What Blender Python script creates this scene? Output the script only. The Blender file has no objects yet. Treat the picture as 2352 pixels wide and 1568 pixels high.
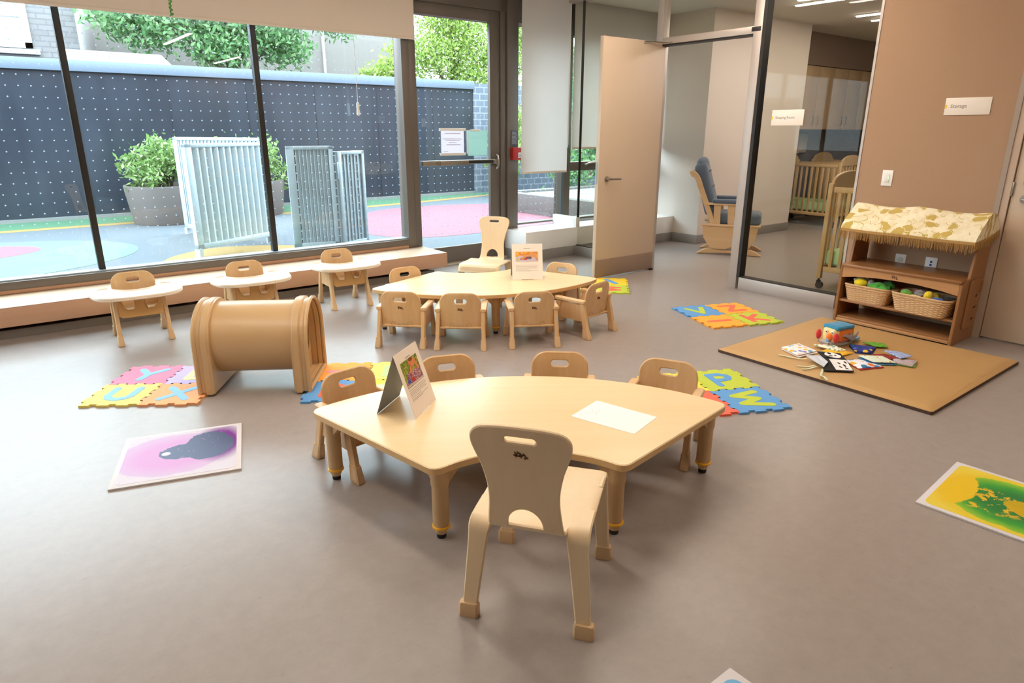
import bpy, bmesh, math, random
from math import sin, cos, pi, radians, sqrt, atan2, hypot
from mathutils import Vector, Matrix, noise
from mathutils.geometry import delaunay_2d_cdt
random.seed(7)
SC = bpy.context.scene
COL = SC.collection
# ------------------------------------------------------------------ materials
def lin(h):
    h = h.lstrip('#')
    out = []
    for i in (0, 2, 4):
        c = int(h[i:i + 2], 16) / 255
        out.append(c / 12.92 if c <= .04045 else ((c + .055) / 1.055) ** 2.4)
    return (*out, 1)

MATS = {}
class NT:
    """small wrapper that makes node trees short to write"""
    def __init__(s, m):
        s.t = m.node_tree; s.n = s.t.nodes; s.l = s.t.links
    def new(s, typ, **kw):
        nd = s.n.new(typ)
        for k, v in kw.items():
            if k.startswith('i_'): nd.inputs[k[2:].replace('_', ' ')].default_value = v
            elif k[0] == 'I' and k[1:].isdigit(): nd.inputs[int(k[1:])].default_value = v
            else: setattr(nd, k, v)
        return nd
    def link(s, a, b): s.l.new(a, b)
    def math(s, op, a, b=None, c=None):
        nd = s.n.new('ShaderNodeMath'); nd.operation = op
        for i, v in enumerate((a, b, c)):
            if v is None: continue
            if isinstance(v, (int, float)): nd.inputs[i].default_value = v
            else: s.link(v, nd.inputs[i])
        return nd.outputs[0]
    def mix(s, f, a, b):
        nd = s.n.new('ShaderNodeMix'); nd.data_type = 'RGBA'
        for sock, v in ((nd.inputs[0], f), (nd.inputs[6], a), (nd.inputs[7], b)):
            if isinstance(v, (int, float, tuple)): sock.default_value = v
            else: s.link(v, sock)
        return nd.outputs[2]
    def coord(s, which='Object', scale=None):
        o = s.n.new('ShaderNodeTexCoord').outputs[which]
        if scale:
            mp = s.n.new('ShaderNodeMapping'); mp.inputs['Scale'].default_value = scale
            s.link(o, mp.inputs[0]); o = mp.outputs[0]
        return o
    def noise(s, vec, scale=5, detail=3, rough=.5, out=0):
        nd = s.new('ShaderNodeTexNoise', i_Scale=scale, i_Detail=detail, i_Roughness=rough)
        s.link(vec, nd.inputs['Vector']); return nd.outputs[out]
    def ramp(s, f, stops, interp='LINEAR'):
        nd = s.n.new('ShaderNodeValToRGB'); r = nd.color_ramp; r.interpolation = interp
        while len(r.elements) < len(stops): r.elements.new(.5)
        for e, (p, c) in zip(r.elements, stops): e.position = p; e.color = c
        s.link(f, nd.inputs[0]); return nd.outputs[0]

def mat(name, col='#808080', rough=.5, metal=0, spec=.5, build=None, bump=None, coat=0, sheen=0, trans=0):
    """principled material; build(nt, bsdf) may add procedural colour"""
    if name in MATS: return MATS[name]
    m = bpy.data.materials.new(name); m.use_nodes = True; nt = NT(m)
    b = nt.n['Principled BSDF']
    c = lin(col) if isinstance(col, str) else col
    b.inputs['Base Color'].default_value = c
    b.inputs['Roughness'].default_value = rough
    b.inputs['Metallic'].default_value = metal
    b.inputs['Specular IOR Level'].default_value = spec
    b.inputs['Coat Weight'].default_value = coat
    b.inputs['Sheen Weight'].default_value = sheen
    m.diffuse_color = c
    if build: build(nt, b)
    if bump:
        sc, st = bump
        n_ = nt.noise(nt.coord(), sc, 4)
        bp = nt.new('ShaderNodeBump', i_Strength=st, i_Distance=.002)
        nt.link(n_, bp.inputs['Height']); nt.link(bp.outputs[0], b.inputs['Normal'])
    MATS[name] = m
    return m

def wood(name, base, dark, axis='Z', scale=1.0, rough=.42, amount=.55, spec=.4):
    """fine straight grain running along one object axis"""
    def bld(nt, b):
        s = {'X': (1.2, 30, 30), 'Y': (30, 1.2, 30), 'Z': (30, 30, 1.2)}[axis]
        s = tuple(v * scale for v in s)
        n1 = nt.noise(nt.coord('Object', s), 1.5, 5, .6)
        s2 = tuple(v * .25 for v in s)
        n2 = nt.noise(nt.coord('Object', s2), 1.1, 2, .5)
        f = nt.math('ADD', nt.math('MULTIPLY', n1, .6), nt.math('MULTIPLY', n2, .5))
        r = nt.ramp(f, [(.35, lin(base)), (.72, lin(dark))])
        nt.link(nt.mix(amount, lin(base), r), b.inputs['Base Color'])
        bp = nt.new('ShaderNodeBump', i_Strength=.05, i_Distance=.001)
        nt.link(n1, bp.inputs['Height']); nt.link(bp.outputs[0], b.inputs['Normal'])
    return mat(name, base, rough, spec=spec, build=bld)

def emit(name, col, strength):
    m = bpy.data.materials.new(name); m.use_nodes = True; nt = NT(m)
    for n in list(nt.n): nt.n.remove(n)
    e = nt.new('ShaderNodeEmission', i_Color=lin(col), i_Strength=strength)
    o = nt.new('ShaderNodeOutputMaterial'); nt.link(e.outputs[0], o.inputs[0])
    MATS[name] = m; return m

def glass(name, tint='#ffffff', refl=1.0, dots=None):
    """clear architectural glass: transparent plus fresnel reflection; dots = (pitch, radius) printed bird-safety frit"""
    m = bpy.data.materials.new(name); m.use_nodes = True; nt = NT(m)
    for n in list(nt.n): nt.n.remove(n)
    tr = nt.new('ShaderNodeBsdfTransparent', i_Color=lin(tint))
    gl = nt.new('ShaderNodeBsdfGlossy', i_Roughness=0.0, i_Color=(1, 1, 1, 1))
    lw = nt.new('ShaderNodeLayerWeight', i_Blend=.5)     # Schlick reflectance, the same from both sides of the sheet
    f = nt.math('MULTIPLY', nt.math('MULTIPLY_ADD', nt.math('POWER', lw.outputs['Facing'], 5), .96, .04), refl)
    mx = nt.new('ShaderNodeMixShader'); nt.link(f, mx.inputs[0]); nt.link(tr.outputs[0], mx.inputs[1]); nt.link(gl.outputs[0], mx.inputs[2])
    out = mx.outputs[0]
    if dots:
        p, r = dots
        sep = nt.new('ShaderNodeSeparateXYZ'); nt.link(nt.coord(), sep.inputs[0])
        def wrap(v, k):
            return nt.math('SUBTRACT', nt.math('FRACT', nt.math('MULTIPLY', v, 1 / p)), .5)
        a = wrap(sep.outputs[0], 0); c = wrap(sep.outputs[2], 0)
        d = nt.math('SQRT', nt.math('ADD', nt.math('POWER', a, 2), nt.math('POWER', c, 2)))
        mask = nt.math('MULTIPLY', nt.math('LESS_THAN', d, r / p), .7)
        df = nt.new('ShaderNodeBsdfDiffuse', i_Color=lin('#a9b4bd'))
        tl = nt.new('ShaderNodeBsdfTranslucent', i_Color=lin('#a9b4bd'))
        ad = nt.new('ShaderNodeMixShader', I0=.5); nt.link(df.outputs[0], ad.inputs[1]); nt.link(tl.outputs[0], ad.inputs[2])
        m2 = nt.new('ShaderNodeMixShader'); nt.link(mask, m2.inputs[0]); nt.link(out, m2.inputs[1]); nt.link(ad.outputs[0], m2.inputs[2])
        out = m2.outputs[0]
    o = nt.new('ShaderNodeOutputMaterial'); nt.link(out, o.inputs[0])
    MATS[name] = m; return m

# ------------------------------------------------------------------ mesh builder
class MB:
    def __init__(s): s.bm = bmesh.new()
    def box(s, x0, y0, z0, x1, y1, z1, bev=0, seg=2, M=None, mi=0):
        b = bmesh.new()
        bmesh.ops.create_cube(b, size=1)
        bmesh.ops.transform(b, verts=b.verts, matrix=Matrix.Translation(((x0 + x1) / 2, (y0 + y1) / 2, (z0 + z1) / 2)) @ Matrix.Diagonal((abs(x1 - x0), abs(y1 - y0), abs(z1 - z0), 1)))
        if bev: bmesh.ops.bevel(b, geom=b.edges[:], offset=bev, segments=seg, profile=.5, affect='EDGES', clamp_overlap=True)
        if M is not None: bmesh.ops.transform(b, verts=b.verts, matrix=M)
        s.add(b, mi); return s
    def add(s, b, mi=0):
        me = bpy.data.meshes.new('tmp'); 
        for f in b.faces: f.material_index = mi
        b.to_mesh(me); b.free(); s.bm.from_mesh(me); bpy.data.meshes.remove(me)
    def verts(s, vs, fs, mi=0):
        vv = [s.bm.verts.new(v) for v in vs]
        for f in fs:
            try:
                fc = s.bm.faces.new([vv[i] for i in f]); fc.material_index = mi
            except ValueError: pass
        return vv
    def rings(s, rings, cap0=True, cap1=True, closed=True, loop=False, mi=0):
        """skin a list of equal-length point rings"""
        vr = [[s.bm.verts.new(p) for p in r] for r in rings]
        n = len(vr[0]); m = len(vr)
        for i in range(m if loop else m - 1):
            a, b = vr[i], vr[(i + 1) % m]
            for j in range(n if closed else n - 1):
                k = (j + 1) % n
                try: s.bm.faces.new((a[j], a[k], b[k], b[j])).material_index = mi
                except ValueError: pass
        if not loop:
            if cap0:
                try: s.bm.faces.new(vr[0][::-1]).material_index = mi
                except ValueError: pass
            if cap1:
                try: s.bm.faces.new(vr[-1]).material_index = mi
                except ValueError: pass
        return s
    def cyl(s, p0, p1, r0, r1=None, seg=16, mi=0):
        r1 = r0 if r1 is None else r1
        p0, p1 = Vector(p0), Vector(p1)
        q = (p1 - p0).to_track_quat('Z', 'Y')
        R = []
        for p, r in ((p0, r0), (p1, r1)):
            R.append([p + q @ Vector((r * cos(2 * pi * i / seg), r * sin(2 * pi * i / seg), 0)) for i in range(seg)])
        return s.rings(R, mi=mi)
    def lathe(s, prof, seg=24, c=(0, 0, 0), mi=0, cap0=True, cap1=True):
        return s.rings([[(c[0] + r * cos(2 * pi * i / seg), c[1] + r * sin(2 * pi * i / seg), c[2] + z) for i in range(seg)] for r, z in prof], cap0, cap1, mi=mi)
    def tube(s, pts, r, seg=10, mi=0, close=False):
        pts = [Vector(p) for p in pts]; R = []; n = len(pts)
        rs = r if isinstance(r, (list, tuple)) else [r] * n
        up = Vector((0, 0, 1))
        for i, p in enumerate(pts):
            if close: d = pts[(i + 1) % n] - pts[i - 1]
            else: d = (pts[min(i + 1, n - 1)] - pts[max(i - 1, 0)])
            d.normalize()
            u = up if abs(d.dot(up)) < .95 else Vector((1, 0, 0))
            a = d.cross(u).normalized(); b = a.cross(d)
            R.append([p + a * rs[i] * cos(2 * pi * k / seg) + b * rs[i] * sin(2 * pi * k / seg) for k in range(seg)])
        return s.rings(R, loop=close, mi=mi)
    def ribbon(s, pts, side, w, t, mi=0):
        """flat strip of bent ply: centre points, side vectors (or one), widths, thickness"""
        n = len(pts); pts = [Vector(p) for p in pts]
        R = []
        for i, p in enumerate(pts):
            d = (pts[min(i + 1, n - 1)] - pts[max(i - 1, 0)]).normalized()
            sv = Vector(side[i] if isinstance(side[0], (tuple, list, Vector)) else side)
            sv = (sv - d * sv.dot(d)).normalized(); nn = d.cross(sv).normalized()
            ww = (w[i] if isinstance(w, (list, tuple)) else w) / 2
            tt = (t[i] if isinstance(t, (list, tuple)) else t) / 2
            e = min(tt * .6, .004)
            R.append([p + sv * a + nn * b for a, b in ((-ww, -tt + e), (-ww + e, -tt), (ww - e, -tt), (ww, -tt + e), (ww, tt - e), (ww - e, tt), (-ww + e, tt), (-ww, tt - e))])
        return s.rings(R, mi=mi)
    def blob(s, c, r, sub=3, amp=0, freq=3, seed=0, M=None, mi=0):
        b = bmesh.new(); bmesh.ops.create_icosphere(b, subdivisions=sub, radius=1)
        r = (r, r, r) if isinstance(r, (int, float)) else r
        for v in b.verts:
            k = 1 + amp * noise.noise(v.co * freq + Vector((seed * 7.3, seed * 3.1, seed)))
            v.co = Vector((v.co.x * r[0] * k, v.co.y * r[1] * k, v.co.z * r[2] * k))
            if M: v.co = M @ v.co
            v.co += Vector(c)
        s.add(b, mi); return s
    def plate(s, outline, holes=(), t=.01, fn=None, grid=0, ch=0, mi=0):
        """flat board with holes; fn(u, v) -> 3-D point bends it; ch = rounded edge size"""
        outline = [Vector(p).to_2d() if len(p) > 2 else Vector(p) for p in outline]
        if poly_area(outline) < 0: outline = outline[::-1]
        hs = []
        for h in holes:
            h = [Vector(p) for p in h]
            if poly_area(h) > 0: h = h[::-1]
            hs.append(h)
        loops = [outline] + hs
        ins = [inset(L, ch) for L in loops] if ch else loops
        vs = []; es = []
        for L in ins:
            k = len(vs); n = len(L); vs += L
            es += [(k + i, k + (i + 1) % n) for i in range(n)]
        if grid:
            xs = [p.x for p in outline]; ys = [p.y for p in outline]
            nx = max(1, int((max(xs) - min(xs)) / grid)); ny = max(1, int((max(ys) - min(ys)) / grid))
            for i in range(1, nx):
                for j in range(1, ny):
                    p = Vector((min(xs) + (max(xs) - min(xs)) * i / nx, min(ys) + (max(ys) - min(ys)) * j / ny))
                    if inside(p, ins[0]) and not any(inside(p, h) for h in ins[1:]) and min(dist_loop(p, L) for L in ins) > grid * .25:
                        vs.append(p)
        rv, re, rf, *_ = delaunay_2d_cdt(vs, es, [], 0, 1e-7)
        F = []
        for f in rf:
            c = sum((rv[i] for i in f), Vector((0, 0))) / len(f)
            if inside(c, ins[0]) and not any(inside(c, h) for h in ins[1:]):
                a = [rv[i] for i in f]
                F.append(list(f) if poly_area(a) > 0 else list(f)[::-1])
        if fn is None: fn = lambda u, v: Vector((u, v, 0))
        def nrm(u, v):
            e = 1e-4
            a = Vector(fn(u + e, v)) - Vector(fn(u - e, v)); b = Vector(fn(u, v + e)) - Vector(fn(u, v - e))
            return a.cross(b).normalized()
        def P(p, h): return Vector(fn(p.x, p.y)) + nrm(p.x, p.y) * h
        bm = s.bm
        top = [bm.verts.new(P(p, t / 2)) for p in rv]; bot = [bm.verts.new(P(p, -t / 2)) for p in rv]
        for f in F:
            for q in ([top[i] for i in f], [bot[i] for i in f][::-1]):
                try: bm.faces.new(q).material_index = mi
                except ValueError: pass
        # walls: match loop points to triangulated vertices
        key = {}
        for i, p in enumerate(rv): key[(round(p.x, 5), round(p.y, 5))] = i
        for L, I in zip(loops, ins):
            n = len(L)
            def find(p):
                k = (round(p.x, 5), round(p.y, 5))
                if k in key: return key[k]
                return min(range(len(rv)), key=lambda i: (rv[i] - p).length_squared)
            idx = [find(p) for p in I]
            rows = [[top[i] for i in idx]]
            if ch:
                rows.append([bm.verts.new(P(p, t / 2 - ch * .9)) for p in L])
                rows.append([bm.verts.new(P(p, -t / 2 + ch * .9)) for p in L])
            rows.append([bot[i] for i in idx])
            for a, b in zip(rows, rows[1:]):
                for i in range(n):
                    j = (i + 1) % n
                    try: bm.faces.new((a[i], b[i], b[j], a[j])).material_index = mi
                    except ValueError: pass
        return s
    def build(s, name, material, parent=None, smooth=True, angle=35, M=None):
        bm = s.bm
        if M is not None: bmesh.ops.transform(bm, verts=bm.verts, matrix=M)
        bmesh.ops.remove_doubles(bm, verts=bm.verts, dist=1e-6)
        bmesh.ops.recalc_face_normals(bm, faces=bm.faces)
        if smooth:
            a = radians(angle)
            for f in bm.faces: f.smooth = True
            for e in bm.edges:
                e.smooth = not (len(e.link_faces) != 2 or e.calc_face_angle(0) > a)
        me = bpy.data.meshes.new(name); bm.to_mesh(me); bm.free()
        for m in (material if isinstance(material, (list, tuple)) else [material]): me.materials.append(m)
        o = bpy.data.objects.new(name, me); COL.objects.link(o)
        if parent is not None: o.parent = parent
        return o

def poly_area(p): return sum(p[i].x * p[(i + 1) % len(p)].y - p[(i + 1) % len(p)].x * p[i].y for i in range(len(p))) / 2
def inside(p, L):
    c = False; n = len(L); j = n - 1
    for i in range(n):
        a, b = L[i], L[j]
        if (a.y > p.y) != (b.y > p.y) and p.x < (b.x - a.x) * (p.y - a.y) / (b.y - a.y) + a.x: c = not c
        j = i
    return c
def dist_loop(p, L):
    m = 9
    for i in range(len(L)):
        a, b = L[i], L[(i + 1) % len(L)]; d = b - a
        t = max(0, min(1, (p - a).dot(d) / max(d.length_squared, 1e-12)))
        m = min(m, (p - a - d * t).length)
    return m
def inset(L, d):
    out = []; n = len(L)
    for i in range(n):
        a, b, c = L[i - 1], L[i], L[(i + 1) % n]
        e1 = (b - a).normalized(); e2 = (c - b).normalized()
        n1 = Vector((-e1.y, e1.x)); n2 = Vector((-e2.y, e2.x)); m = n1 + n2
        if m.length < 1e-4: m = n1
        m.normalize(); k = max(.5, m.dot(n1)); out.append(b + m * d / k)
    return out
def rrect(x0, y0, x1, y1, r, seg=6):
    """rounded rectangle; r may be four radii (bl, br, tr, tl)"""
    r = [r] * 4 if isinstance(r, (int, float)) else r
    P = []
    for (cx, cy, a0, rr) in ((x0 + r[0], y0 + r[0], pi, r[0]), (x1 - r[1], y0 + r[1], 1.5 * pi, r[1]), (x1 - r[2], y1 - r[2], 0, r[2]), (x0 + r[3], y1 - r[3], .5 * pi, r[3])):
        if rr < 1e-5: P.append((cx, cy)); continue
        for i in range(seg + 1):
            a = a0 + pi / 2 * i / seg; P.append((cx + rr * cos(a), cy + rr * sin(a)))
    return P
def ellipse(cx, cy, rx, ry, n=24, rot=0):
    return [(cx + rx * cos(2 * pi * i / n) * cos(rot) - ry * sin(2 * pi * i / n) * sin(rot), cy + rx * cos(2 * pi * i / n) * sin(rot) + ry * sin(2 * pi * i / n) * cos(rot)) for i in range(n)]
def smoothpts(pts, n=6, closed=False):
    """Catmull-Rom through points"""
    P = [Vector(p) for p in pts]; out = []; m = len(P)
    for i in range(m if closed else m - 1):
        p0 = P[(i - 1) % m] if (closed or i > 0) else P[0]; p1 = P[i]; p2 = P[(i + 1) % m]
        p3 = P[(i + 2) % m] if (closed or i + 2 < m) else P[-1]
        for k in range(n):
            t = k / n
            out.append(.5 * ((2 * p1) + (p2 - p0) * t + (2 * p0 - 5 * p1 + 4 * p2 - p3) * t * t + (3 * p1 - p0 - 3 * p2 + p3) * t ** 3))
    if not closed: out.append(P[-1])
    return out
def strokes(mb, paths, r, t=.001, fn=None, mi=0):
    """thick rounded pen strokes laid on a surface (letters, emblems)"""
    k_ = 0
    for p in paths:
        p = [Vector(q) for q in p]
        k_ += 1
        if len(p) == 1: mb.plate(ellipse(p[0].x, p[0].y, r, r, 12), t=t * (1 + .17 * k_), fn=fn, mi=mi); continue
        for a, b in zip(p, p[1:]):
            d = (b - a).normalized(); n = Vector((-d.y, d.x)); a0 = atan2(d.y, d.x)
            L = [b + Vector((cos(a0 + x), sin(a0 + x))) * r for x in [(-.5 + i / 6) * pi for i in range(7)]] + [a + Vector((cos(a0 + x), sin(a0 + x))) * r for x in [(.5 + i / 6) * pi for i in range(7)]]
            k_ += 1
            mb.plate(L, t=t * (1 + .17 * k_), fn=fn, mi=mi)

# ------------------------------------------------------------------ object tags
def tag(o, label=None, cat=None, group=None, kind=None):
    if label: o['label'] = label
    if cat: o['category'] = cat
    if group: o['group'] = group
    if kind: o['kind'] = kind
    return o
def thing(name, label, cat, loc=(0, 0, 0), rz=0, group=None):
    o = bpy.data.objects.new(name, None); COL.objects.link(o)
    o.empty_display_size = .1
    o.location = loc; o.rotation_euler = (0, 0, rz)
    return tag(o, label, cat, group)
def struct(name, mb, m, parent=None, **kw):
    o = mb.build(name, m, parent, **kw)
    if parent is None: o['kind'] = 'structure'
    return o
KIDS = {}
def dup(root, loc, rz, label, group=None):
    def cp(o, par):
        c = o.copy(); COL.objects.link(c)
        if par is not None: c.parent = par
        for ch in [k for k in COL.objects if k.parent == o]: cp(ch, c)
        return c
    r = cp(root, None); r.location = loc; r.rotation_euler = (0, 0, rz); r['label'] = label
    if group: r['group'] = group
    return r
def text_mesh(mb, s, size, M, mi=0, shear=0, depth=.0006):
    cu = bpy.data.curves.new('txt', 'FONT'); cu.body = s; cu.size = size; cu.extrude = depth / 2; cu.shear = shear; cu.resolution_u = 3
    o = bpy.data.objects.new('txt', cu); COL.objects.link(o)
    dg = bpy.context.evaluated_depsgraph_get(); me = bpy.data.meshes.new_from_object(o.evaluated_get(dg))
    b = bmesh.new(); b.from_mesh(me); bmesh.ops.transform(b, verts=b.verts, matrix=M)
    bpy.data.objects.remove(o); bpy.data.curves.remove(cu); bpy.data.meshes.remove(me)
    mb.add(b, mi)
def RZ(a): return Matrix.Rotation(a, 4, 'Z')
def RX(a): return Matrix.Rotation(a, 4, 'X')
def RY(a): return Matrix.Rotation(a, 4, 'Y')
def T(x, y, z): return Matrix.Translation((x, y, z))
# ------------------------------------------------------------------ shared materials
def bld_floor(nt, b):
    co = nt.coord()
    n1 = nt.noise(co, 14, 8, .75); n2 = nt.noise(nt.coord('Object', (1, 2.6, 1)), 21, 6, .75)
    base = nt.mix(nt.ramp(n1, [(.3, (0, 0, 0, 1)), (.75, (1, 1, 1, 1))]), lin('#978d87'), lin('#a29892'))
    veins = nt.ramp(n2, [(.61, (0, 0, 0, 1)), (.70, (1, 1, 1, 1))])
    c = nt.mix(nt.math('MULTIPLY', veins, .38), base, lin('#75695f'))
    nt.link(c, b.inputs['Base Color'])
    nt.link(nt.math('ADD', nt.math('MULTIPLY', n1, .08), .27), b.inputs['Roughness'])
M_floor = mat('vinyl_floor', '#b3a397', .3, spec=.34, build=bld_floor)
M_wall = mat('cream_wall_paint', '#ddd2c6', .7, bump=(60, .05))
M_wallw = mat('white_wall_paint', '#e9e6e1', .6)
def bld_fab(nt, b):
    n1 = nt.noise(nt.coord('Object', (1, 1, 1)), 260, 3, .7)
    nt.link(nt.mix(n1, lin('#a5866c'), lin('#b4957b')), b.inputs['Base Color'])
    bp = nt.new('ShaderNodeBump', i_Strength=.35, i_Distance=.001); nt.link(n1, bp.inputs['Height']); nt.link(bp.outputs[0], b.inputs['Normal'])
M_fabricwall = mat('tan_fabric_wall', '#b89679', .9, build=bld_fab, spec=.2)
M_ceil = mat('ceiling_paint', '#d8d2c8', .85)
M_alu = mat('satin_aluminium', '#b9aea6', .42, metal=.35)
M_aludark = mat('dark_gasket', '#1c1613', .5)
M_bronze = mat('dark_bronze_frame', '#6e655d', .42, metal=.2)
M_black = mat('black_mullion', '#1d1917', .45)
M_base = mat('grey_cove_base', '#918c87', .55)
M_white = mat('white_laminate', '#f0eeea', .4)
M_glass = glass('window_glass', '#f2f7f6', 1.0, dots=(.078, .0052))
M_glassin = glass('partition_glass', '#f4f4ef', .16)
M_door = mat('beige_door', '#cbb59d', .5, bump=(200, .04))
M_kick = mat('brown_kick_plate', '#8d7765', .45)
M_steel = mat('brushed_steel', '#a9a39b', .3, metal=.9)
def bld_blind(nt, b):
    n1 = nt.noise(nt.coord(), 400, 2); nt.link(nt.mix(n1, lin('#e6d8ca'), lin('#efe2d5')), b.inputs['Base Color'])
M_blind = mat('roller_blind_fabric', '#e9ddd0', .85, build=bld_blind)
def translucent(name, col, f):
    m = mat(name, col, .85); nt = NT(m); b = nt.n['Principled BSDF']; o = nt.n['Material Output']
    tl = nt.new('ShaderNodeBsdfTranslucent', i_Color=lin(col)); mx = nt.new('ShaderNodeMixShader', I0=f)
    nt.link(b.outputs[0], mx.inputs[1]); nt.link(tl.outputs[0], mx.inputs[2]); nt.link(mx.outputs[0], o.inputs[0]); return m
M_blind2 = translucent('translucent_blind_fabric', '#f1efec', .5)
M_lamp = emit('led_diffuser', '#fff0df', 42)
M_lamp2 = emit('led_diffuser_sleeping_room', '#fff1e4', 24)
M_bench = wood('bench_oak', '#c9a184', '#b58a6b', 'X', .6, .38, .4)
M_benchtop = wood('bench_top_pale', '#dcc3a8', '#c9aa8a', 'X', .6, .36, .4)

# ------------------------------------------------------------------ room shell
XW = 5.59          # plane of the partition / storage wall
YW = 6.30          # inner plane of the window wall
HC = 2.86          # ceiling height
struct('floor', MB().box(-5, -4, -.12, 14, 6.45, 0), M_floor)
struct('ceiling', MB().box(-5, -4, HC, 14, 6.45, HC + .15), M_ceil)
M_back = mat('warm_grey_wall_paint', '#a3968a', .75)
struct('wall_left', MB().box(-5.1, -4, 0, -5, 6.45, HC), M_back)
struct('wall_back', MB().box(-5, -4.1, 0, 14, -4, HC), M_back)
struct('wall_right', MB().box(13.9, -4, 0, 14, 6.45, HC), M_wall)
# storage wall (fabric panel, door, remainder)
struct('wall_storage', MB().box(XW, 1.665, 0, XW + .14, 2.655, HC), M_fabricwall)
struct('wall_side', MB().box(XW, -4, 0, XW + .14, .50, HC).box(XW, .50, 2.2, XW + .14, 1.665, HC), M_fabricwall)
struct('trim_1', MB().box(XW - .006, 2.64, 0, XW + .15, 2.66, HC), M_alu)
struct('trim_2', MB().box(XW - .012, 1.632, 0, XW + .02, 1.665, HC), mat('grey_trim', '#a29284', .5, metal=.2))
fr = struct('door_frame', MB().box(XW - .004, 1.588, 0, XW + .14, 1.634, 2.2).box(XW - .004, .52, 0, XW + .14, .566, 2.2).box(XW - .004, .52, 2.15, XW + .14, 1.634, 2.2), mat('door_frame_paint', '#c2ab96', .5))
d1 = struct('door_1', MB().box(XW + .012, .572, .012, XW + .057, 1.583, 2.145, .002), M_door)
MB().cyl((XW + .012, 1.500, 1.005), (XW - .002, 1.500, 1.005), .028, seg=24).cyl((XW - .002, 1.5, 1.005), (XW - .045, 1.5, 1.005), .010).tube([(XW - .045, 1.5, 1.005), (XW - .052, 1.49, 1.005), (XW - .052, 1.38, 1.0)], .011).build('lever_handle', M_steel, d1)
MB().cyl((XW + .012, 1.500, 1.115), (XW - .010, 1.500, 1.115), .026, seg=24).cyl((XW - .01, 1.5, 1.115), (XW - .014, 1.5, 1.115), .014, mi=0).build('deadbolt', M_steel, d1)
MB().box(XW + .0, 1.576, 1.02, XW + .014, 1.596, 1.115, .002).build('hinge', M_steel, d1)
# ------------------------------------------------------------------ window wall
w1 = struct('window_1', MB().box(-5, YW - .02, .273, 3.5, YW + .12, .335, .003).box(-5, YW - .02, 2.78, 3.5, YW + .12, HC), M_bronze)
for i, x in enumerate((-3.64, -2.206, -.771, .664, 2.097)):
    MB().box(x - .024, YW + .045, .335, x + .024, YW + .11, 2.78, .003).build('mullion', M_black, w1)
xs = [-5, -3.64, -2.206, -.771, .664, 2.097, 3.5]
for a, b in zip(xs, xs[1:]):
    MB().box(a + .02, YW + .085, .33, b - .02, YW + .093, 2.80).build('pane', M_glass, w1, smooth=False)
MB().box(-5, YW + .01, .335, 3.5, YW + .12, .347).build('sill', mat('daylit_blue_sill', '#a7b3bd', .45, metal=.2), w1)  # top of the bronze frame; the blue daylight on it is put into the colour
struct('trim_3', MB().box(-5, YW - .012, .242, 3.50, YW + .1, .273, .002), M_bench)
struct('wall_window', MB().box(-5, YW, 0, 3.5, YW + .12, .24), M_wall)
post = struct('trim_4', MB().box(3.5, YW - .02, 0, 3.585, YW + .14, HC, .003), M_bronze)
struct('baseboard_window', MB().box(-5, 5.872, 0, 3.55, 5.90, .062, .003).box(-5, 5.90, .0, 3.55, YW, .05), mat('grey_heater_strip', '#8a827b', .4, metal=.3))
# timber window bench
bn = thing('window_bench', 'long low timber bench with pale top running under the windows', 'bench', (0, 6.05, 0))
MB().box(-5.0, 5.803 - 6.05, .098, 3.672, YW - .013 - 6.05, .2385, .006).build('bench_body', M_bench, bn)
MB().box(-5.0, 5.806 - 6.05, .2385, 3.669, YW - .013 - 6.05, .2415, .001).build('bench_top', M_benchtop, bn)
MB().box(3.05, 5.92 - 6.05, .06, 3.10, 5.97 - 6.05, .098).build('leg', M_steel, bn)
MB().box(3.05, 6.16 - 6.05, .05, 3.10, 6.21 - 6.05, .098).build('leg', M_steel, bn)
for x in (-3, -1, 1.2): MB().box(x, 6.0 - 6.05, .05, x + .05, 6.05 - 6.05, .098).build('leg', M_steel, bn)
# roller blind over the big window
bl = thing('roller_blind', 'wide cream roller blind rolled down over the top of the big windows', 'blind', (0, 6.23, 0))
MB().box(-5, -.002, 2.315, 3.63, .002, HC - .001).build('blind_fabric', M_blind, bl)
MB().box(-5, -.006, 2.292, 3.63, .006, 2.318, .004).build('hem_bar', M_blind, bl)
MB().tube([(3.005, .05, 2.30), (3.005, .05, 1.70)], .0025).lathe([(.004, 1.70), (.013, 1.69), (.015, 1.66), (.012, 1.64), (.016, 1.62), (.016, 1.585), (.004, 1.575)], 12, (3.005, .05, 0)).build('pull_cord', M_white, bl)
# ------------------------------------------------------------------ glazed exterior door
dr = struct('door_2', MB().box(3.59, 6.30, .02, 3.672, 6.345, 2.66, .003).box(4.595, 6.30, .02, 4.725, 6.345, 2.66, .003).box(3.672, 6.30, .02, 4.595, 6.345, .20, .003).box(3.672, 6.30, 2.545, 4.595, 6.345, 2.66, .003), M_bronze)
MB().box(3.665, 6.318, .195, 4.60, 6.326, 2.55).build('pane', M_glass, dr, smooth=False)
pb = MB().box(3.69, 6.252, 1.085, 3.90, 6.30, 1.137, .004).box(3.90, 6.245, 1.083, 4.26, 6.298, 1.135, .004).box(4.26, 6.262, 1.09, 4.62, 6.30, 1.135, .003)
pbo = pb.build('push_bar', M_steel, dr)
MB().box(4.275, 6.250, 1.098, 4.60, 6.262, 1.127, .002).build('grip_strip', mat('black_rubber', '#161412', .6), pbo)
MB().tube([(4.655, 6.262, 1.19), (4.662, 6.250, 1.17), (4.665, 6.246, 1.11), (4.662, 6.250, 1.05), (4.655, 6.262, 1.03)], [.008, .012, .014, .012, .008], 10).box(4.62, 6.25, 1.085, 4.68, 6.30, 1.135, .004).build('latch_cover', M_steel, pbo)
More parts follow.
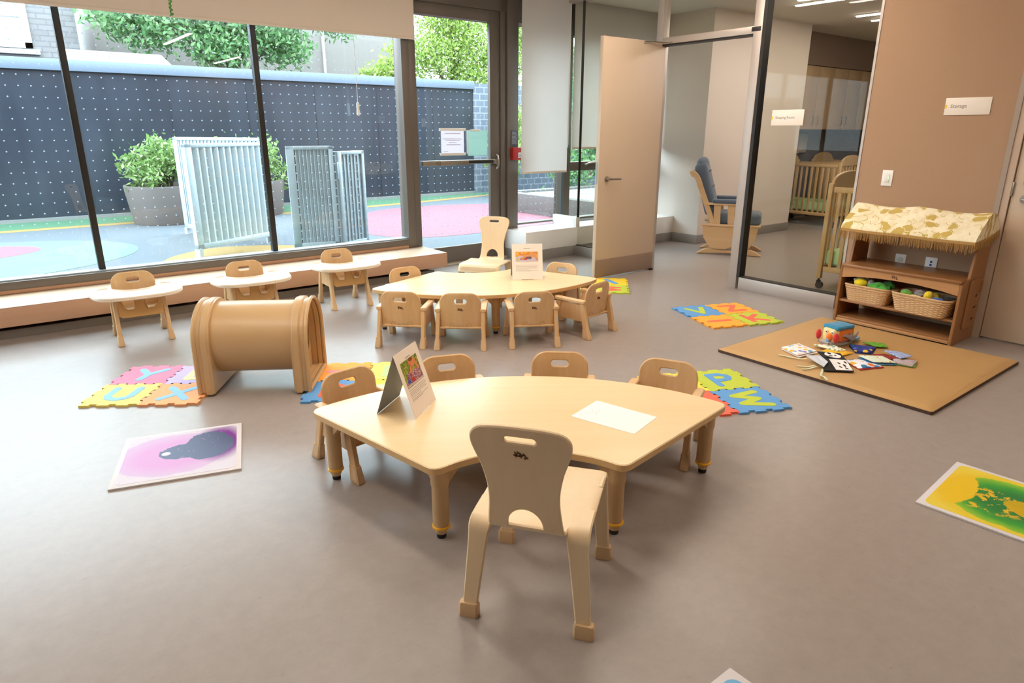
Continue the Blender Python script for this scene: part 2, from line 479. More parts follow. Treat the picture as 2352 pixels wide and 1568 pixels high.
MB().cyl((3.86, 6.252, 1.112), (3.86, 6.243, 1.112), .012).build('lock_cylinder', mat('brass', '#a98d63', .3, metal=.9), pbo)
struct('trim_5', MB().box(4.73, 6.285, 0, 4.80, 6.44, HC, .003).box(4.81, 6.265, 0, 4.965, 6.44, HC, .003).box(3.585, 6.285, 2.66, 4.965, 6.42, HC), M_bronze)
struct('trim_6', MB().box(3.585, 6.24, 0, 4.965, 6.45, .022, .004), mat('threshold', '#c7bfb0', .4, metal=.4))
ld = thing('letter_sheet', 'white paper notice in a clear holder with white rails on the glass door', 'sign', (4.10, 6.315, 1.325))
MB().box(-.145, -.004, -.125, .145, -.001, .125).build('sheet', translucent('paper_lilac', '#efecf4', .5), ld)
MB().box(-.167, -.008, .113, .17, 0, .14, .002).build('rail', M_white, ld)
MB().box(-.162, -.008, -.142, .168, 0, -.115, .002).build('rail', M_white, ld)
tx = MB()
for i, (a, b, z) in enumerate(((-.1, .1, .085), (-.12, .12, .03), (-.09, .09, .012), (-.05, .05, -.006), (-.08, .1, -.03), (-.12, -.06, -.1))): tx.box(a, -.005, z - .003, b, -.0045, z + .003)
tx.build('text_lines', mat('faint_ink', '#b9b3bd', .7), ld)
ls = thing('frosted_sheet', 'pale frosted sheet taped beside the notice on the glass door', 'sign', (4.425, 6.315, 1.315))
MB().box(-.125, -.003, -.14, .135, -.001, .13).build('sheet', translucent('frosted_green', '#bcd6cf', .6), ls)
MB().box(-.09, -.006, .118, .04, -.001, .14, .002).build('rail', M_white, ls)
MB().box(-.14, -.006, -.12, -.122, -.001, .13, .002).build('rail', M_white, ls)
# narrow window right of the door
w2 = struct('window_2', MB().box(5.66, YW - .02, .36, 5.80, YW + .12, HC, .003).box(4.965, YW + .02, .36, 5.66, YW + .12, .38), M_bronze)
MB().box(5.655, YW - .022, .36, 5.70, YW - .018, HC).build('mullion_face', mat('blue_grey_frame', '#6f7c8a', .4, metal=.3), w2)  # thin strip over the bronze mullion, coloured as if lit blue by daylight
MB().box(4.965, YW + .085, .375, 5.66, YW + .093, HC).build('pane', M_glass, w2, smooth=False)
w3 = struct('window_3', MB().box(5.80, YW - .01, .36, 7.38, YW + .12, .385, .002).box(5.80, YW - .01, .965, 7.38, YW + .12, 1.07, .003).box(5.80, YW - .01, 2.5, 7.38, YW + .12, HC).box(6.40, YW - .01, .385, 6.52, YW + .12, 2.5, .003).box(7.30, YW - .01, .385, 7.38, YW + .12, 2.5), M_bronze)
for (a, b) in ((5.8, 6.4), (6.52, 7.3)):
    for z0, z1 in ((.38, .97), (1.065, 2.505)): MB().box(a, YW + .085, z0, b, YW + .093, z1).build('pane', M_glass, w3, smooth=False)
MB().cyl((6.05, YW - .01, 1.03), (6.05, YW - .04, 1.03), .018).tube([(6.05, YW - .04, 1.03), (6.09, YW - .05, 1.055), (6.2, YW - .05, 1.06), (6.27, YW - .04, 1.045)], .011).build('crank_handle', M_steel, w3)
b2 = thing('roller_blind', 'tall narrow white roller blind between glass door and partition', 'blind', (5.23, 6.10, 0))
MB().box(-.35, -.002, .985, .345, .002, HC - .001).build('blind_fabric', M_blind2, b2)
MB().box(-.35, -.006, .968, .345, .006, .99, .004).build('hem_bar', M_blind, b2)
MB().box(.352, .01, 1.25, .372, .035, 2.80, .004).tube([(.362, .0, 2.8), (.362, .0, 1.28)], .002, 6).build('chain_guard', M_white, b2)
b3 = thing('roller_blind', 'cream roller blind behind the partition glass in the sleeping room', 'blind', (6.5, 6.20, 0))
MB().box(-.76, -.002, 1.245, .84, .002, HC - .001).build('blind_fabric', M_blind2, b3)
MB().box(-.76, -.006, 1.228, .84, .006, 1.25, .004).build('hem_bar', M_blind, b3)
# white window ledge with cove base
struct("trim_7", MB().box(4.79, 5.895, .115, 7.38, YW + .02, .335, .004), M_white)
struct("baseboard_ledge", MB().box(4.785, 5.89, 0, 7.38, YW + .02, .115, .003), M_base)
struct('trim_8', MB().box(5.565, 5.895, .335, 5.625, YW + .02, .45, .002), M_white)
# fire alarm call point and notice on the door frame
fa = thing('fire_alarm_box', 'red fire alarm call point on the dark frame beside the glass door', 'fire alarm', (4.925, 6.235, 1.19))
MB().box(-.078, -.028, -.07, .078, .03, .07, .006).build('body', mat('alarm_red', '#b02824', .35), fa)
pl = MB().box(-.005, -.031, -.048, .07, -.027, .012, .002).build('label_plate', M_white, fa)
lb = MB()
for z in (-.005, -.02, -.035): lb.box(.005, -.0325, z - .004, .06, -.031, z + .004)
lb.build('text_lines', mat('label_grey', '#9a8f8c', .6), pl)
nt_ = thing('notice_plate', 'small dark lettered plate above the red fire alarm box', 'sign', (4.90, 6.258, 1.36))
MB().box(-.046, -.003, -.085, .055, .003, .085, .001).build('plate', mat('plate_grey', '#55565e', .5), nt_)
lb = MB()
for i in range(9): lb.box(-.034, -.0045, .062 - i * .015, .030 + .012 * ((i * 7) % 3 - 1), -.003, .067 - i * .015)
lb.build('text_lines', mat('pale_ink', '#a5a3ab', .6), nt_)
# ------------------------------------------------------------------ glazed partition to the sleeping room
X0, X1 = 5.545, 5.645
struct('trim_9', MB().box(X0, 2.66, 0, X1, 3.60, .112, .003).box(X0, 2.66, HC - .06, X1, 6.2, HC), M_alu)
struct('trim_10', MB().box(X0, 3.628, 0, X1, 3.712, HC, .003).box(X0, 4.725, 0, X1, 4.80, HC, .003).box(X0, 3.712, 2.252, X1, 4.725, 2.312, .003), M_alu)
struct('trim_11', MB().box(X0 + .005, 3.598, .112, X1 - .005, 3.630, HC).box(X0 + .02, 4.79, .0, X1 - .02, 4.815, HC).box(X0 + .003, 3.712, 2.238, X1 - .003, 4.725, 2.253).box(X0 + .002, 4.752, 2.32, X0 + .001, 4.766, HC).box(X0 + .01, 2.66, .112, X1 - .01, 3.60, .12).box(X0 + .03, 4.815, .112, X1 - .03, 5.9, .122).box(X0 + .035, 5.892, .45, X1 - .035, 5.902, HC), M_aludark)
struct('baseboard_partition', MB().box(X0, 4.80, 0, X1, 5.89, .112, .003), M_base)
w4 = struct('window_4', MB().box(5.59, 2.66, .115, 5.602, 3.605, HC - .05), M_glassin, smooth=False)
w5 = struct('window_5', MB().box(5.59, 3.712, 2.312, 5.602, 4.725, HC - .05), M_glassin, smooth=False)
w6 = struct('window_6', MB().box(5.59, 4.81, .115, 5.602, 5.893, HC - .05).box(5.59, 5.901, .45, 5.602, 6.28, HC - .05), M_glassin, smooth=False)
# open door, swung into the room
d3 = struct('door_3', MB().box(4.735, 4.722, .014, 5.602, 4.766, 2.272, .002), M_door)
MB().box(4.737, 4.716, .02, 5.598, 4.7225, .196, .001).build('kick_plate', M_kick, d3)
MB().box(4.7335, 4.733, .945, 4.7355, 4.756, 1.155).build('strike_plate', M_steel, d3)
MB().cyl((4.845, 4.7225, .992), (4.845, 4.712, .992), .026, seg=24).cyl((4.845, 4.714, .992), (4.845, 4.672, .992), .010).tube([(4.845, 4.672, .992), (4.86, 4.664, .992), (4.99, 4.664, .990)], .010).build('lever_handle', M_steel, d3)
MB().box(5.28, 4.712, 2.245, 5.30, 4.7225, 2.265).tube([(5.29, 4.715, 2.262), (5.52, 4.66, 2.262), (5.59, 4.50, 2.262)], .006, 6).build('stay_arm', M_steel, d3)
MB().box(5.56, 4.70, .0, 5.60, 4.724, .02).build('pivot', M_aludark, d3)
bg = thing('door_badge', 'tiny black maker badge on the corner of the door header', 'badge', (5.5455, 3.685, 2.287), pi / 2)
MB().box(-.045, 0, -.018, .045, .003, .018, .001).build('plate', M_aludark, bg)
tm = MB(); text_mesh(tm, 'CMC', .026, T(-.033, 0, -.009) @ RX(pi / 2)); 
tm.build('lettering', mat('badge_grey', '#9a8d80', .5), bg)
# ------------------------------------------------------------------ sleeping room shell
struct('wall_shaft', MB().box(7.38, 5.49, .12, 9.60, 6.45, HC), M_wall)
struct('baseboard_shaft', MB().box(7.375, 5.483, 0, 9.606, 6.45, .12, .003), M_base)
struct('wall_bulkhead', MB().box(9.60, 5.83, 2.405, 13.9, 6.45, HC), mat('taupe_wall', '#8b7667', .8))
struct('wall_kitchen', MB().box(9.60, 6.30, 0, 13.9, 6.45, 2.405), mat('grey_splash_wall', '#77706c', .6))
# wall signs
def sign(name, label, y, z, txt, w, h):
    s = thing(name, label, 'sign', (XW if txt == 'Storage' else 5.588, y, z))
    MB().box(-.006, -w / 2, -h / 2, 0, w / 2, h / 2, .001).build('plate', mat('sign_white', '#efe5da', .5), s)
    MB().box(-.0068, w / 2 - .014, -.013, -.0055, w / 2 - .0005, .011).build('colour_tab', mat('sign_yellow', '#e6cf3c', .5), s)
    # text reads from +Y towards -Y when seen from -X
    M = Matrix(((0, 0, -1, -.0066), (-1, 0, 0, w / 2 - .036), (0, 1, 0, -.009), (0, 0, 0, 1)))
    t = MB(); text_mesh(t, txt, .034 if txt == 'Storage' else .030, M)
    t.build('lettering', mat('sign_ink', '#7c6f66', .6), s)
sign('wall_sign', 'white door sign reading Storage on the tan fabric wall', 1.955, 1.615, 'Storage', .288, .116)
sign('wall_sign', 'white door sign reading Sleeping Room on the partition glass', 3.317, 1.555, 'Sleeping Room', .298, .128)
sw = thing('light_switch', 'white light switch plate with a green light on the tan wall', 'light switch', (XW, 2.415, 1.098))
MB().box(-.006, -.04, -.06, 0, .04, .06, .002).build('plate', M_white, sw)
MB().box(-.0095, -.017, -.034, -.005, .017, .034, .001).build('rocker', mat('switch_white', '#e8e6e0', .35), sw)
MB().box(-.0105, -.014, -.002, -.009, -.009, .008).build('indicator', emit('green_led', '#7cff7a', 2.0), sw)
o1 = thing('wall_outlet', 'white covered wall outlet above the shelf, nearer the partition', 'outlet', (XW, 2.213, .487))
MB().box(-.006, -.040, -.042, 0, .040, .042, .002).build('plate', M_white, o1)
MB().plate(ellipse(0, 0, .019, .019, 20), t=.006, fn=lambda u, v: Vector((-.007, -u, v))).build('cover', mat('outlet_cover', '#dcd8d0', .4), o1)
o2 = thing('data_outlet', 'white data outlet with two blue sockets above the shelf', 'outlet', (XW, 1.993, .49))
MB().box(-.006, -.042, -.045, 0, .042, .045, .002).build('plate', M_white, o2)
for z in (.012, -.012): MB().box(-.008, -.008, z - .008, -.005, .008, z + .008, .001).build('socket', mat('socket_blue', '#2b3f96', .4), o2)
# ------------------------------------------------------------------ ceiling lights
def linear(x, y0, y1, label, grp, m):
    t = thing('linear_light', label, 'ceiling light', (x, (y0 + y1) / 2, HC), 0, grp)
    h = (y1 - y0) / 2
    MB().box(-.045, -h, -.012, .045, h, 0, .002).build('housing', M_white, t)
    MB().plate(rrect(-.026, -h + .01, .026, h - .01, .024), t=.014, fn=lambda u, v: Vector((u, v, -.014))).build('diffuser', m, t)
    return t
for x, y in ((-2.6, 2.6), (-.4, 2.6), (1.3, 3.0), (2.95, .1), (2.95, 3.4), (4.6, 3.4), (4.6, -3.0)):
    linear(x, y - .9, y + .9, 'slim white linear light on the ceiling of the playroom', 'linear lights over the playroom', M_lamp)
for x, y0, y1, l in ((7.66, 2.4, 4.60, 'linear ceiling light in the sleeping room, nearest the glass partition'), (7.96, 2.4, 4.80, 'linear ceiling light in the sleeping room, second from the glass partition'), (9.28, 2.5, 4.73, 'linear ceiling light in the sleeping room, third from the glass partition'), (9.80, 2.5, 4.78, 'linear ceiling light in the sleeping room, furthest from the glass partition')):
    linear(x, y0, y1, l, 'linear lights in the sleeping room', M_lamp2)
# ------------------------------------------------------------------ outside: patio, fence, planters, trees, house
M_fence = mat('blue_black_fence_sheet', '#23272f', .22, spec=.45, build=lambda nt, b: nt.link(nt.mix(nt.noise(nt.coord('Object', (1.6, 1, .35)), 1.3, 5, .65), lin('#1c2028'), lin('#3c424d')), b.inputs['Base Color']))
M_cap = mat('blue_grey_cap', '#6b7788', .5, metal=.2)
M_galv = mat('galvanised_steel', '#bccad2', .45, metal=.25, build=lambda nt, b: nt.link(nt.mix(nt.noise(nt.coord(), 14, 5, .7), lin('#abbac2'), lin('#c8d3d9')), b.inputs['Base Color']))
M_rub = mat('rubber_grey', '#545b61', .85, bump=(300, .2))
M_rmint = mat('rubber_mint', '#5a7c66', .85); M_rpink = mat('rubber_pink', '#85505a', .85)
M_ryel = mat('rubber_yellow', '#8f7442', .85); M_rgrn = mat('rubber_green', '#42694f', .85)
g = MB()
g.box(-40, 6.45, -.12, 60, 60, 0, mi=0)
def patch(L, z, mi): g.plate(L, t=.004, fn=lambda u, v: Vector((u, v, z)), mi=mi)
patch(ellipse(-.9, 9.75, 2.35, 1.55, 40), .001, 1); patch(ellipse(-1.0, 10.3, 1.45, .72, 40), .003, 2)
patch([(-6, 12.1), (2, 12.25), (5, 12.0), (7.5, 12.35), (10, 12.9), (10, 13.4), (-6, 13.4)], .001, 3)
patch([(-6, 12.35), (2, 12.5), (5, 12.25), (7.5, 12.6), (10, 13.1), (10, 13.4), (-6, 13.4)], .003, 4)
patch([tuple(p) for p in smoothpts([(4.3, 9.3), (5.0, 10.9), (6.4, 11.7), (8.3, 11.2), (9.0, 9.8), (7.9, 8.5), (6.4, 8.1), (4.75, 8.2)], 8, True)], .001, 2)
patch([tuple(p) for p in smoothpts([(1.45, 8.2), (1.7, 8.75), (2.3, 9.05), (3.0, 8.7), (3.3, 8.2), (2.6, 7.4), (1.7, 7.5)], 8, True)], .001, 3)
patch([tuple(p) for p in smoothpts([(1.95, 8.0), (2.2, 8.4), (2.75, 8.35), (3.0, 7.9), (2.6, 7.2), (2.0, 7.4)], 8, True)], .003, 4)
o = g.build('floor_outside', [M_rub, M_rmint, M_rpink, M_ryel, M_rgrn], smooth=False); o['kind'] = 'structure'
fe = thing('garden_fence', 'long dark blue sheet fence with a pale cap closing off the patio', 'fence', (0, 13.4, 0))
f = MB().box(-12, 0, .06, 9.27, .08, 2.33)
f.build('sheet', M_fence, fe)
MB().box(-12, -.06, 2.33, 9.29, .14, 2.50, .006).build('cap', M_cap, fe)
MB().box(-12, -.05, 0, 9.27, .13, .06).build('kerb', mat('pale_concrete', '#7c7d7b', .85), fe)
for x in (-2.6, -1.25, .1, 1.45, 2.86, 4.19, 5.5, 6.85, 8.2): MB().box(x - .006, -.004, .06, x + .006, .0, 2.33).build('panel_joint', mat('joint_dark', '#14161a', .5), fe)
def bld_brick(nt, b):
    br = nt.new('ShaderNodeTexBrick', i_Scale=1, i_Color1=lin('#6b727f'), i_Color2=lin('#5f6776'), i_Mortar=lin('#8a909a'))
    br.inputs['Brick Width'].default_value = .24; br.inputs['Row Height'].default_value = .14; br.inputs['Mortar Size'].default_value = .012
    sw_ = nt.new('ShaderNodeMapping'); sw_.inputs['Rotation'].default_value = (pi / 2, 0, 0); nt.link(nt.coord(), sw_.inputs[0]); nt.link(sw_.outputs[0], br.inputs[0]); nt.link(br.outputs[0], b.inputs['Base Color'])
struct('wall_garden', MB().box(9.30, 13.4, 0, 13.5, 13.9, 2.46), mat('grey_brick', '#858e9f', .8, build=bld_brick))
cn = MB().box(7.75, 7.4, 0, 7.95, 10.3, .34, .01).box(7.95, 10.15, 0, 13, 10.35, .34, .01)
struct('wall_bed', cn, mat('stained_concrete', '#6a6461', .85))
struct('ground_bed', MB().box(7.95, 6.6, 0, 13, 10.15, .30), mat('pale_stone_bed', '#84939a', .8))
struct('canopy', MB().box(-5.2, 6.46, 2.60, 8, 6.72, 3.0), mat('pink_brick_soffit', '#86685f', .85))
struct('wall_outer', MB().box(-5.2, 6.46, 2.86, 14, 6.6, 4), mat('pink_brick_soffit', '#86685f', .85))
# galvanised louvre gates
def gate(name, label, A, B, z0, z1, n, louvre, post=None):
    A, B = Vector(A), Vector(B); d = B - A; L = d.length; rz = atan2(d.y, d.x)
    t = thing(name, label, 'gate', (A.x, A.y, 0), rz, 'steel gates on the patio')
    MB().box(0, -.03, z0, .09, .03, z1, .004).box(L - .05, -.03, z0 - (.1 if louvre else 0), L, .03, z1, .004).box(0, -.03, z0, L, .03, z0 + .06, .004).box(0, -.03, z1 - .04, L, .03, z1, .004).build('frame', M_galv, t)
    m = MB()
    for i in range(n):
        x = .10 + (L - .16) * i / n; w = (L - .16) / n
        if louvre: m.rings([[(x, .02, z), (x + w * .25, -.012, z), (x + w * .7, -.028, z), (x + w * 1.0, -.02, z), (x + w * 1.0, -.016, z), (x + w * .7, -.022, z), (x + w * .25, -.006, z), (x, .026, z)] for z in (z0 + .05, z1 - .03)])
        else: m.box(x, -.008, z0 + .05, x + w - .004, .008, z1 - .03).box(x, -.022, z0 + .03, x + .014, .022, z1 - .02)
    m.box(.08, .010 if not louvre else .024, z0 + .05, L - .04, .014 if not louvre else .028, z1 - .03)
    m.build('louvre_panel', M_galv, t)
    if post: 
        MB().box(L * post, -.05, z0, L * post + .05, .02, z1, .003).box(L * post - .02, -.06, z1 - .32, L * post + .01, -.03, z1 - .12, .004).build('hinge_post', M_galv, t)
    MB().box(.0, -.04, 0, .05, .04, z0 + .01).box(L - .05, -.04, 0, L, .04, z0 + .01).build('foot', M_galv, t)
    return t
gate('louvre_gate', 'pale ribbed galvanised gate leaf angled in front of the planter', (1.86, 8.40), (2.93, 8.99), .10, 1.29, 11, True)
gate('louvre_gate', 'galvanised gate leaf set back behind the pale ribbed leaf', (2.25, 10.60), (2.97, 9.06), .08, 1.345, 22, False)
gate('louvre_gate', 'wide bluish galvanised gate panel beside the window mullion', (2.853, 7.941), (3.365, 7.795), .08, 1.265, 9, False)
gate('louvre_gate', 'narrow stained galvanised gate panel with a hinge post', (3.37, 7.80), (3.86, 8.04), .05, 1.20, 6, False, .06)
# foliage: many small leaf quads on a few branch tubes
def leaf_mb(mb, c, s, rnd, upb=.3):
    d = Vector((rnd.gauss(0, 1), rnd.gauss(0, 1), rnd.gauss(0, 1) + upb)).normalized()
    u = d.orthogonal().normalized(); u = Matrix.Rotation(rnd.random() * 6.28, 3, d) @ u; v = d.cross(u)
    c = Vector(c); w = s * .45
    mb.verts([c - u * s, c + v * w - u * s * .1, c + u * s, c - v * w - u * s * .1], [(0, 1, 2, 3)], mi=rnd.choice((0, 0, 1, 2)))
def leafmats(name, a, b, c):
    out = []
    for i, col in enumerate((a, b, c)):
        m = mat(name + '_%s' % ('abc'[i]), col, .55, spec=.25); nt = NT(m); bs = nt.n['Principled BSDF']; oo = nt.n['Material Output']
        tl = nt.new('ShaderNodeBsdfTranslucent', i_Color=lin(col)); mx = nt.new('ShaderNodeMixShader', I0=.4)
        nt.link(bs.outputs[0], mx.inputs[1]); nt.link(tl.outputs[0], mx.inputs[2]); nt.link(mx.outputs[0], oo.inputs[0]); out.append(m)
    return out
L_mid = leafmats('mid_leaf', '#729a66', '#588552', '#97b584'); L_yel = leafmats('lime_leaf', '#93a955', '#7d9844', '#b1c077'); L_bush = leafmats('bush_leaf', '#83a05f', '#688a4b', '#a8ba84')
M_bark = mat('bark', '#5d5148', .9, bump=(30, .5))
def tree(label, base, h, clumps, leaf, mats, n, seed, group='trees beyond the fence'):
    rnd = random.Random(seed)
    t = thing('tree', label, 'tree', base, 0, group)
    tr = MB(); tr.tube([(0, 0, 0), (.08, .05, h * .4), (-.05, 0, h * .75), (.05, 0, h)], [h * .030, h * .022, h * .014, .02], 8)
    for (cx, cy, cz, r) in clumps: tr.tube([(0, 0, max(h * .25, cz - r - .6)), (cx * .5, cy * .5, cz - r * .4), (cx, cy, cz)], [h * .012, h * .008, .015], 6)
    tr.build('trunk', M_bark, t)
    fo = MB(); tot = sum(c[3] ** 2 for c in clumps)
    for (cx, cy, cz, r) in clumps:
        for _ in range(int(n * r * r / tot)):
            d = Vector((rnd.gauss(0, 1), rnd.gauss(0, 1), rnd.gauss(0, 1))).normalized() * r * (rnd.random() ** .45)
            d += Vector((rnd.gauss(0, .12), rnd.gauss(0, .12), rnd.gauss(0, .12)))
            leaf_mb(fo, (cx + d.x, cy + d.y, cz + d.z * .8), leaf * (.75 + .6 * rnd.random()), rnd)
    fo.build('foliage', mats, t, smooth=False)
    return t
tree('tall mid green leafy tree behind the fence, filling the middle window', (5.0, 16.7, 0), 5.2, [(-1.6, 0, 3.6, .8), (-2.2, -.2, 3.7, .6), (2.6, 0, 4.1, .6), (-.6, .2, 4.3, 1.0), (.5, 0, 3.9, 1.0), (1.4, .2, 4.3, .8), (-2.2, 0, 4.6, .7), (.2, .3, 5.0, .9), (2.2, 0, 4.8, .7), (-1.2, 0, 5.2, .8), (1.2, 0, 3.3, .6), (-.3, -.2, 3.2, .7)], .062, L_mid, 26000, 3)
tree('bright yellow green tree behind the fence, seen through the glass door', (10.6, 16.2, 0), 5.0, [(-.9, 0, 3.3, .8), (.3, 0, 3.7, 1.0), (-.3, 0, 4.5, .9), (1.5, 0, 3.2, .9), (2.5, 0, 4.0, 1.0), (1.4, 0, 4.8, .9), (.2, -.2, 2.7, .7), (3.6, 0, 3.4, .9)], .05, L_yel, 26000, 5)
tree('loose lime green sapling by the fence end, beside the brick wall', (9.7, 12.5, 0), 2.0, [(0, 0, 1.1, .42), (-.15, 0, .7, .35), (.2, 0, 1.6, .35)], .06, L_yel, 1600, 8, 'garden shrubs')
tree('dense green shrubs behind the raised bed, right of the glass door', (11.6, 11.4, 0), 3.6, [(0, 0, 1.2, 1.0), (1.6, 0, 1.4, 1.1), (-.6, 0, 2.6, .9), (1.0, 0, 2.8, 1.0), (2.8, 0, 2.2, 1.1), (-1.6, -.6, .65, .5)], .055, L_mid, 16000, 11, 'garden shrubs')
tree('slender yellow green shrub behind the fence near the pale wall', (7.9, 14.6, 0), 3.1, [(0, 0, 2.75, .35), (.15, 0, 3.15, .22), (-.5, 0, 2.6, .25)], .06, L_yel, 900, 13)
def planter(label, x, y, r, seed, label2):
    t = thing('planter', label, 'planter', (x, y, 0), 0, 'round planters on the patio')
    MB().lathe([(r * .86, 0), (r * .88, .02), (r, .58), (r, .60), (r - .04, .60), (r - .05, .54)], 40, cap1=True).build('pot', mat('grey_planter', '#6d6561', .7), t)
    MB().lathe([(r - .05, .535), (r - .06, .545)], 40).build('soil', mat('soil', '#3b3028', .95), t)
    rnd = random.Random(seed)
    b = thing('bush', label2, 'bush', (x, y, .545), 0, 'bushes in the round planters')
    st = MB(); fo = MB()
    for i in range(26):
        a = rnd.random() * 6.28; R = r * (.3 + .88 * rnd.random()); hz = .15 + .55 * rnd.random()
        p = [Vector((cos(a) * .1, sin(a) * .1, 0)), Vector((cos(a) * R * .5, sin(a) * R * .5, hz)), Vector((cos(a) * R, sin(a) * R, hz - (.35 * max(0, R / r - .7)) - .1 * rnd.random()))]
        p = smoothpts(p, 6); st.tube(p, .006, 5)
        for q in p[3:]:
            for _ in range(13): leaf_mb(fo, q + Vector((rnd.gauss(0, .07), rnd.gauss(0, .07), rnd.gauss(0, .06))), .045 * (.7 + .6 * rnd.random()), rnd)
    st.build('stems', M_bark, b); fo.build('foliage', L_bush, b, smooth=False)
planter('round grey planter on the patio, in front of the dark fence', 2.35, 12.15, .60, 21, 'light green bush spilling over the grey planter left of the gates')
planter('round grey planter mostly hidden behind the gates', 3.75, 12.4, .60, 22, 'light green bush in the planter showing between the gates')
# houses far behind
h1 = thing('brick_house', 'pale brick house behind the fence with a white framed window', 'house', (-2, 17.0, 0))
def bld_b2(nt, b):
    br = nt.new('ShaderNodeTexBrick', i_Scale=1, i_Color1=lin('#827e7d'), i_Color2=lin('#787474'), i_Mortar=lin('#6d6a6d'))
    br.inputs['Brick Width'].default_value = .3; br.inputs['Row Height'].default_value = .1; br.inputs['Mortar Size'].default_value = .012
    sw_ = nt.new('ShaderNodeMapping'); sw_.inputs['Rotation'].default_value = (pi / 2, 0, 0); nt.link(nt.coord(), sw_.inputs[0]); nt.link(sw_.outputs[0], br.inputs[0]); nt.link(br.outputs[0], b.inputs['Base Color'])
MB().box(-6, 0, 0, 4.1, 5, 4.3).build('wall', mat('white_brick', '#d5d1d0', .85, build=bld_b2), h1)
wf = MB().box(2.1, -.06, 2.95, 3.30, 0, 3.05).box(2.1, -.06, 2.95, 2.22, 0, 4.25).box(3.18, -.06, 2.95, 3.30, 0, 4.25).box(2.2, -.05, 3.5, 3.2, 0, 3.56).build('window_frame', M_white, h1)
MB().box(2.2, -.02, 3.0, 3.2, -.01, 4.2).build('pane', mat('pale_pane', '#9aa4aa', .1), wf)
MB().box(2.0, -.1, 2.84, 3.4, 0, 2.93).build('window_sill', mat('sill_grey', '#a9adb2', .7), h1)
h2 = thing('pale_house', 'pale rendered house wall between the two trees behind the fence', 'house', (8.8, 20, 0))
MB().box(-6, 0, 0, 2.8, 5, 4.7).build('wall', mat('pale_render', '#857d79', .85), h2)
MB().box(-.25, -.06, 0, -.18, 0, 4.7).build('drain_pipe', mat('pipe_grey', '#b7afac', .6), h2)
sh = thing('shed_roof', 'ribbed metal shed roof peeping over the fence left of the big tree', 'shed', (2.5, 15.2, 0))
m = MB()
for i in range(12): m.box(-.9 + i * .15, -.4, 2.55, -.9 + i * .15 + .11, .9, 2.58)
m.verts([(-.9, -.4, 2.5), (.9, -.4, 2.5), (.9, .9, 2.9), (-.9, .9, 2.9)], [(0, 1, 2, 3)]); m.box(-.9, 0, 0, .9, .8, 2.5)
m.build('roof', mat('shed_metal', '#b3b9bd', .6), sh, smooth=False)
# green leafy garland hanging in front of the roller blind
gl = thing('hanging_garland', 'green twisted garland hanging down in front of the cream roller blind', 'garland', (1.315, 5.7, 0))
rnd = random.Random(4); m = MB()
m.tube([(.004 * sin(i * 1.3), .004 * cos(i * 1.3), HC - i * .033) for i in range(20)], .004, 6)
for i in range(150): leaf_mb(m, (.008 * sin(i), .008 * cos(i), HC - .61 * i / 150 - .02), .014, rnd)
m.build('garland_strand', [mat('garland_green', '#6fae5c', .6), MATS['garland_green'], mat('garland_green_dark', '#4c8a45', .6)], gl, smooth=False)
# ------------------------------------------------------------------ wood furniture
M_maple = wood('maple_chair_wood', '#dfbd90', '#c89a66', 'Z', 1, .38, .6)
M_maplex = wood('maple_across', '#e0be91', '#ca9d69', 'X', 1, .38, .6)
M_capw = mat('tan_foot_cap', '#d4b288', .5)
M_top = wood('maple_laminate', '#efd5aa', '#e6c693', 'X', .5, .27, .5, .45)
M_edge = mat('table_edge', '#cfa975', .45)
M_legp = mat('tan_plastic_leg', '#c9a679', .42)
M_yel = mat('yellow_ring', '#f0b323', .4)
M_rub2 = mat('black_foot', '#1b1714', .7)
M_birch = wood('birch_ply', '#ead2ad', '#dcbd90', 'Z', .6, .36, .45)
M_burn = mat('burnt_mark', '#5a3413', .7)
M_cream = mat('cream_tray', '#f3e3cb', .3)
M_insert = mat('tan_seat_insert', '#d9aa6a', .35)

EMB = [[(-.022, .0155), (-.018, .009)], [(-.018, .010), (-.013, .004), (-.020, .004), (-.026, .000)], [(-.011, .018)], [(-.008, .014), (.001, .010), (-.003, .004), (.004, .003)], [(-.008, .013), (-.013, .006)],
       [(-.022, -.002), (.006, -.003)], [(.012, .011), (.018, .003), (.021, -.005), (.028, -.009)], [(.020, -.005), (.016, -.009), (.018, -.014)], [(.006, .003), (.015, .006)], [(-.018, -.007)], [(.003, -.008)]]
def emblem(fn, k, parent, flip=1):
    m = MB(); strokes(m, [[(x * k * flip, y * k) for x, y in p] for p in EMB], .0022 * k, .0008, fn)
    return m.build('emblem', M_burn, parent, smooth=False)

def leg_bar(m, foot, top, w, d, z0):
    """square section leg from z0 upwards along foot->top"""
    foot, top = Vector(foot), Vector(top); k = z0 / top.z; a = foot.lerp(top, k)
    R = []
    for p, e in ((a, 1), (top, 1)):
        R.append([Vector((p.x + sx * w / 2 * e, p.y + sy * d / 2 * e, p.z)) for sx, sy in ((-.7, -1), (.7, -1), (1, -.75), (1, .75), (.7, 1), (-.7, 1), (-1, .75), (-1, -.75))])
    m.rings(R)
def foot_cap(m, foot, top, h, w, d):
    foot, top = Vector(foot), Vector(top); R = []
    for z, k in ((0, 1.0), (.004, 1.12), (.02, 1.12), (h * .75, .95), (h, .92), (h, .80)):
        p = foot.lerp(top, z / top.z)
        R.append([Vector((p.x + sx * w / 2 * k, p.y + sy * d / 2 * k, z)) for sx, sy in ((-.7, -1), (.7, -1), (1, -.75), (1, .75), (.7, 1), (-.7, 1), (-1, .75), (-1, -.75))])
    m.rings(R)

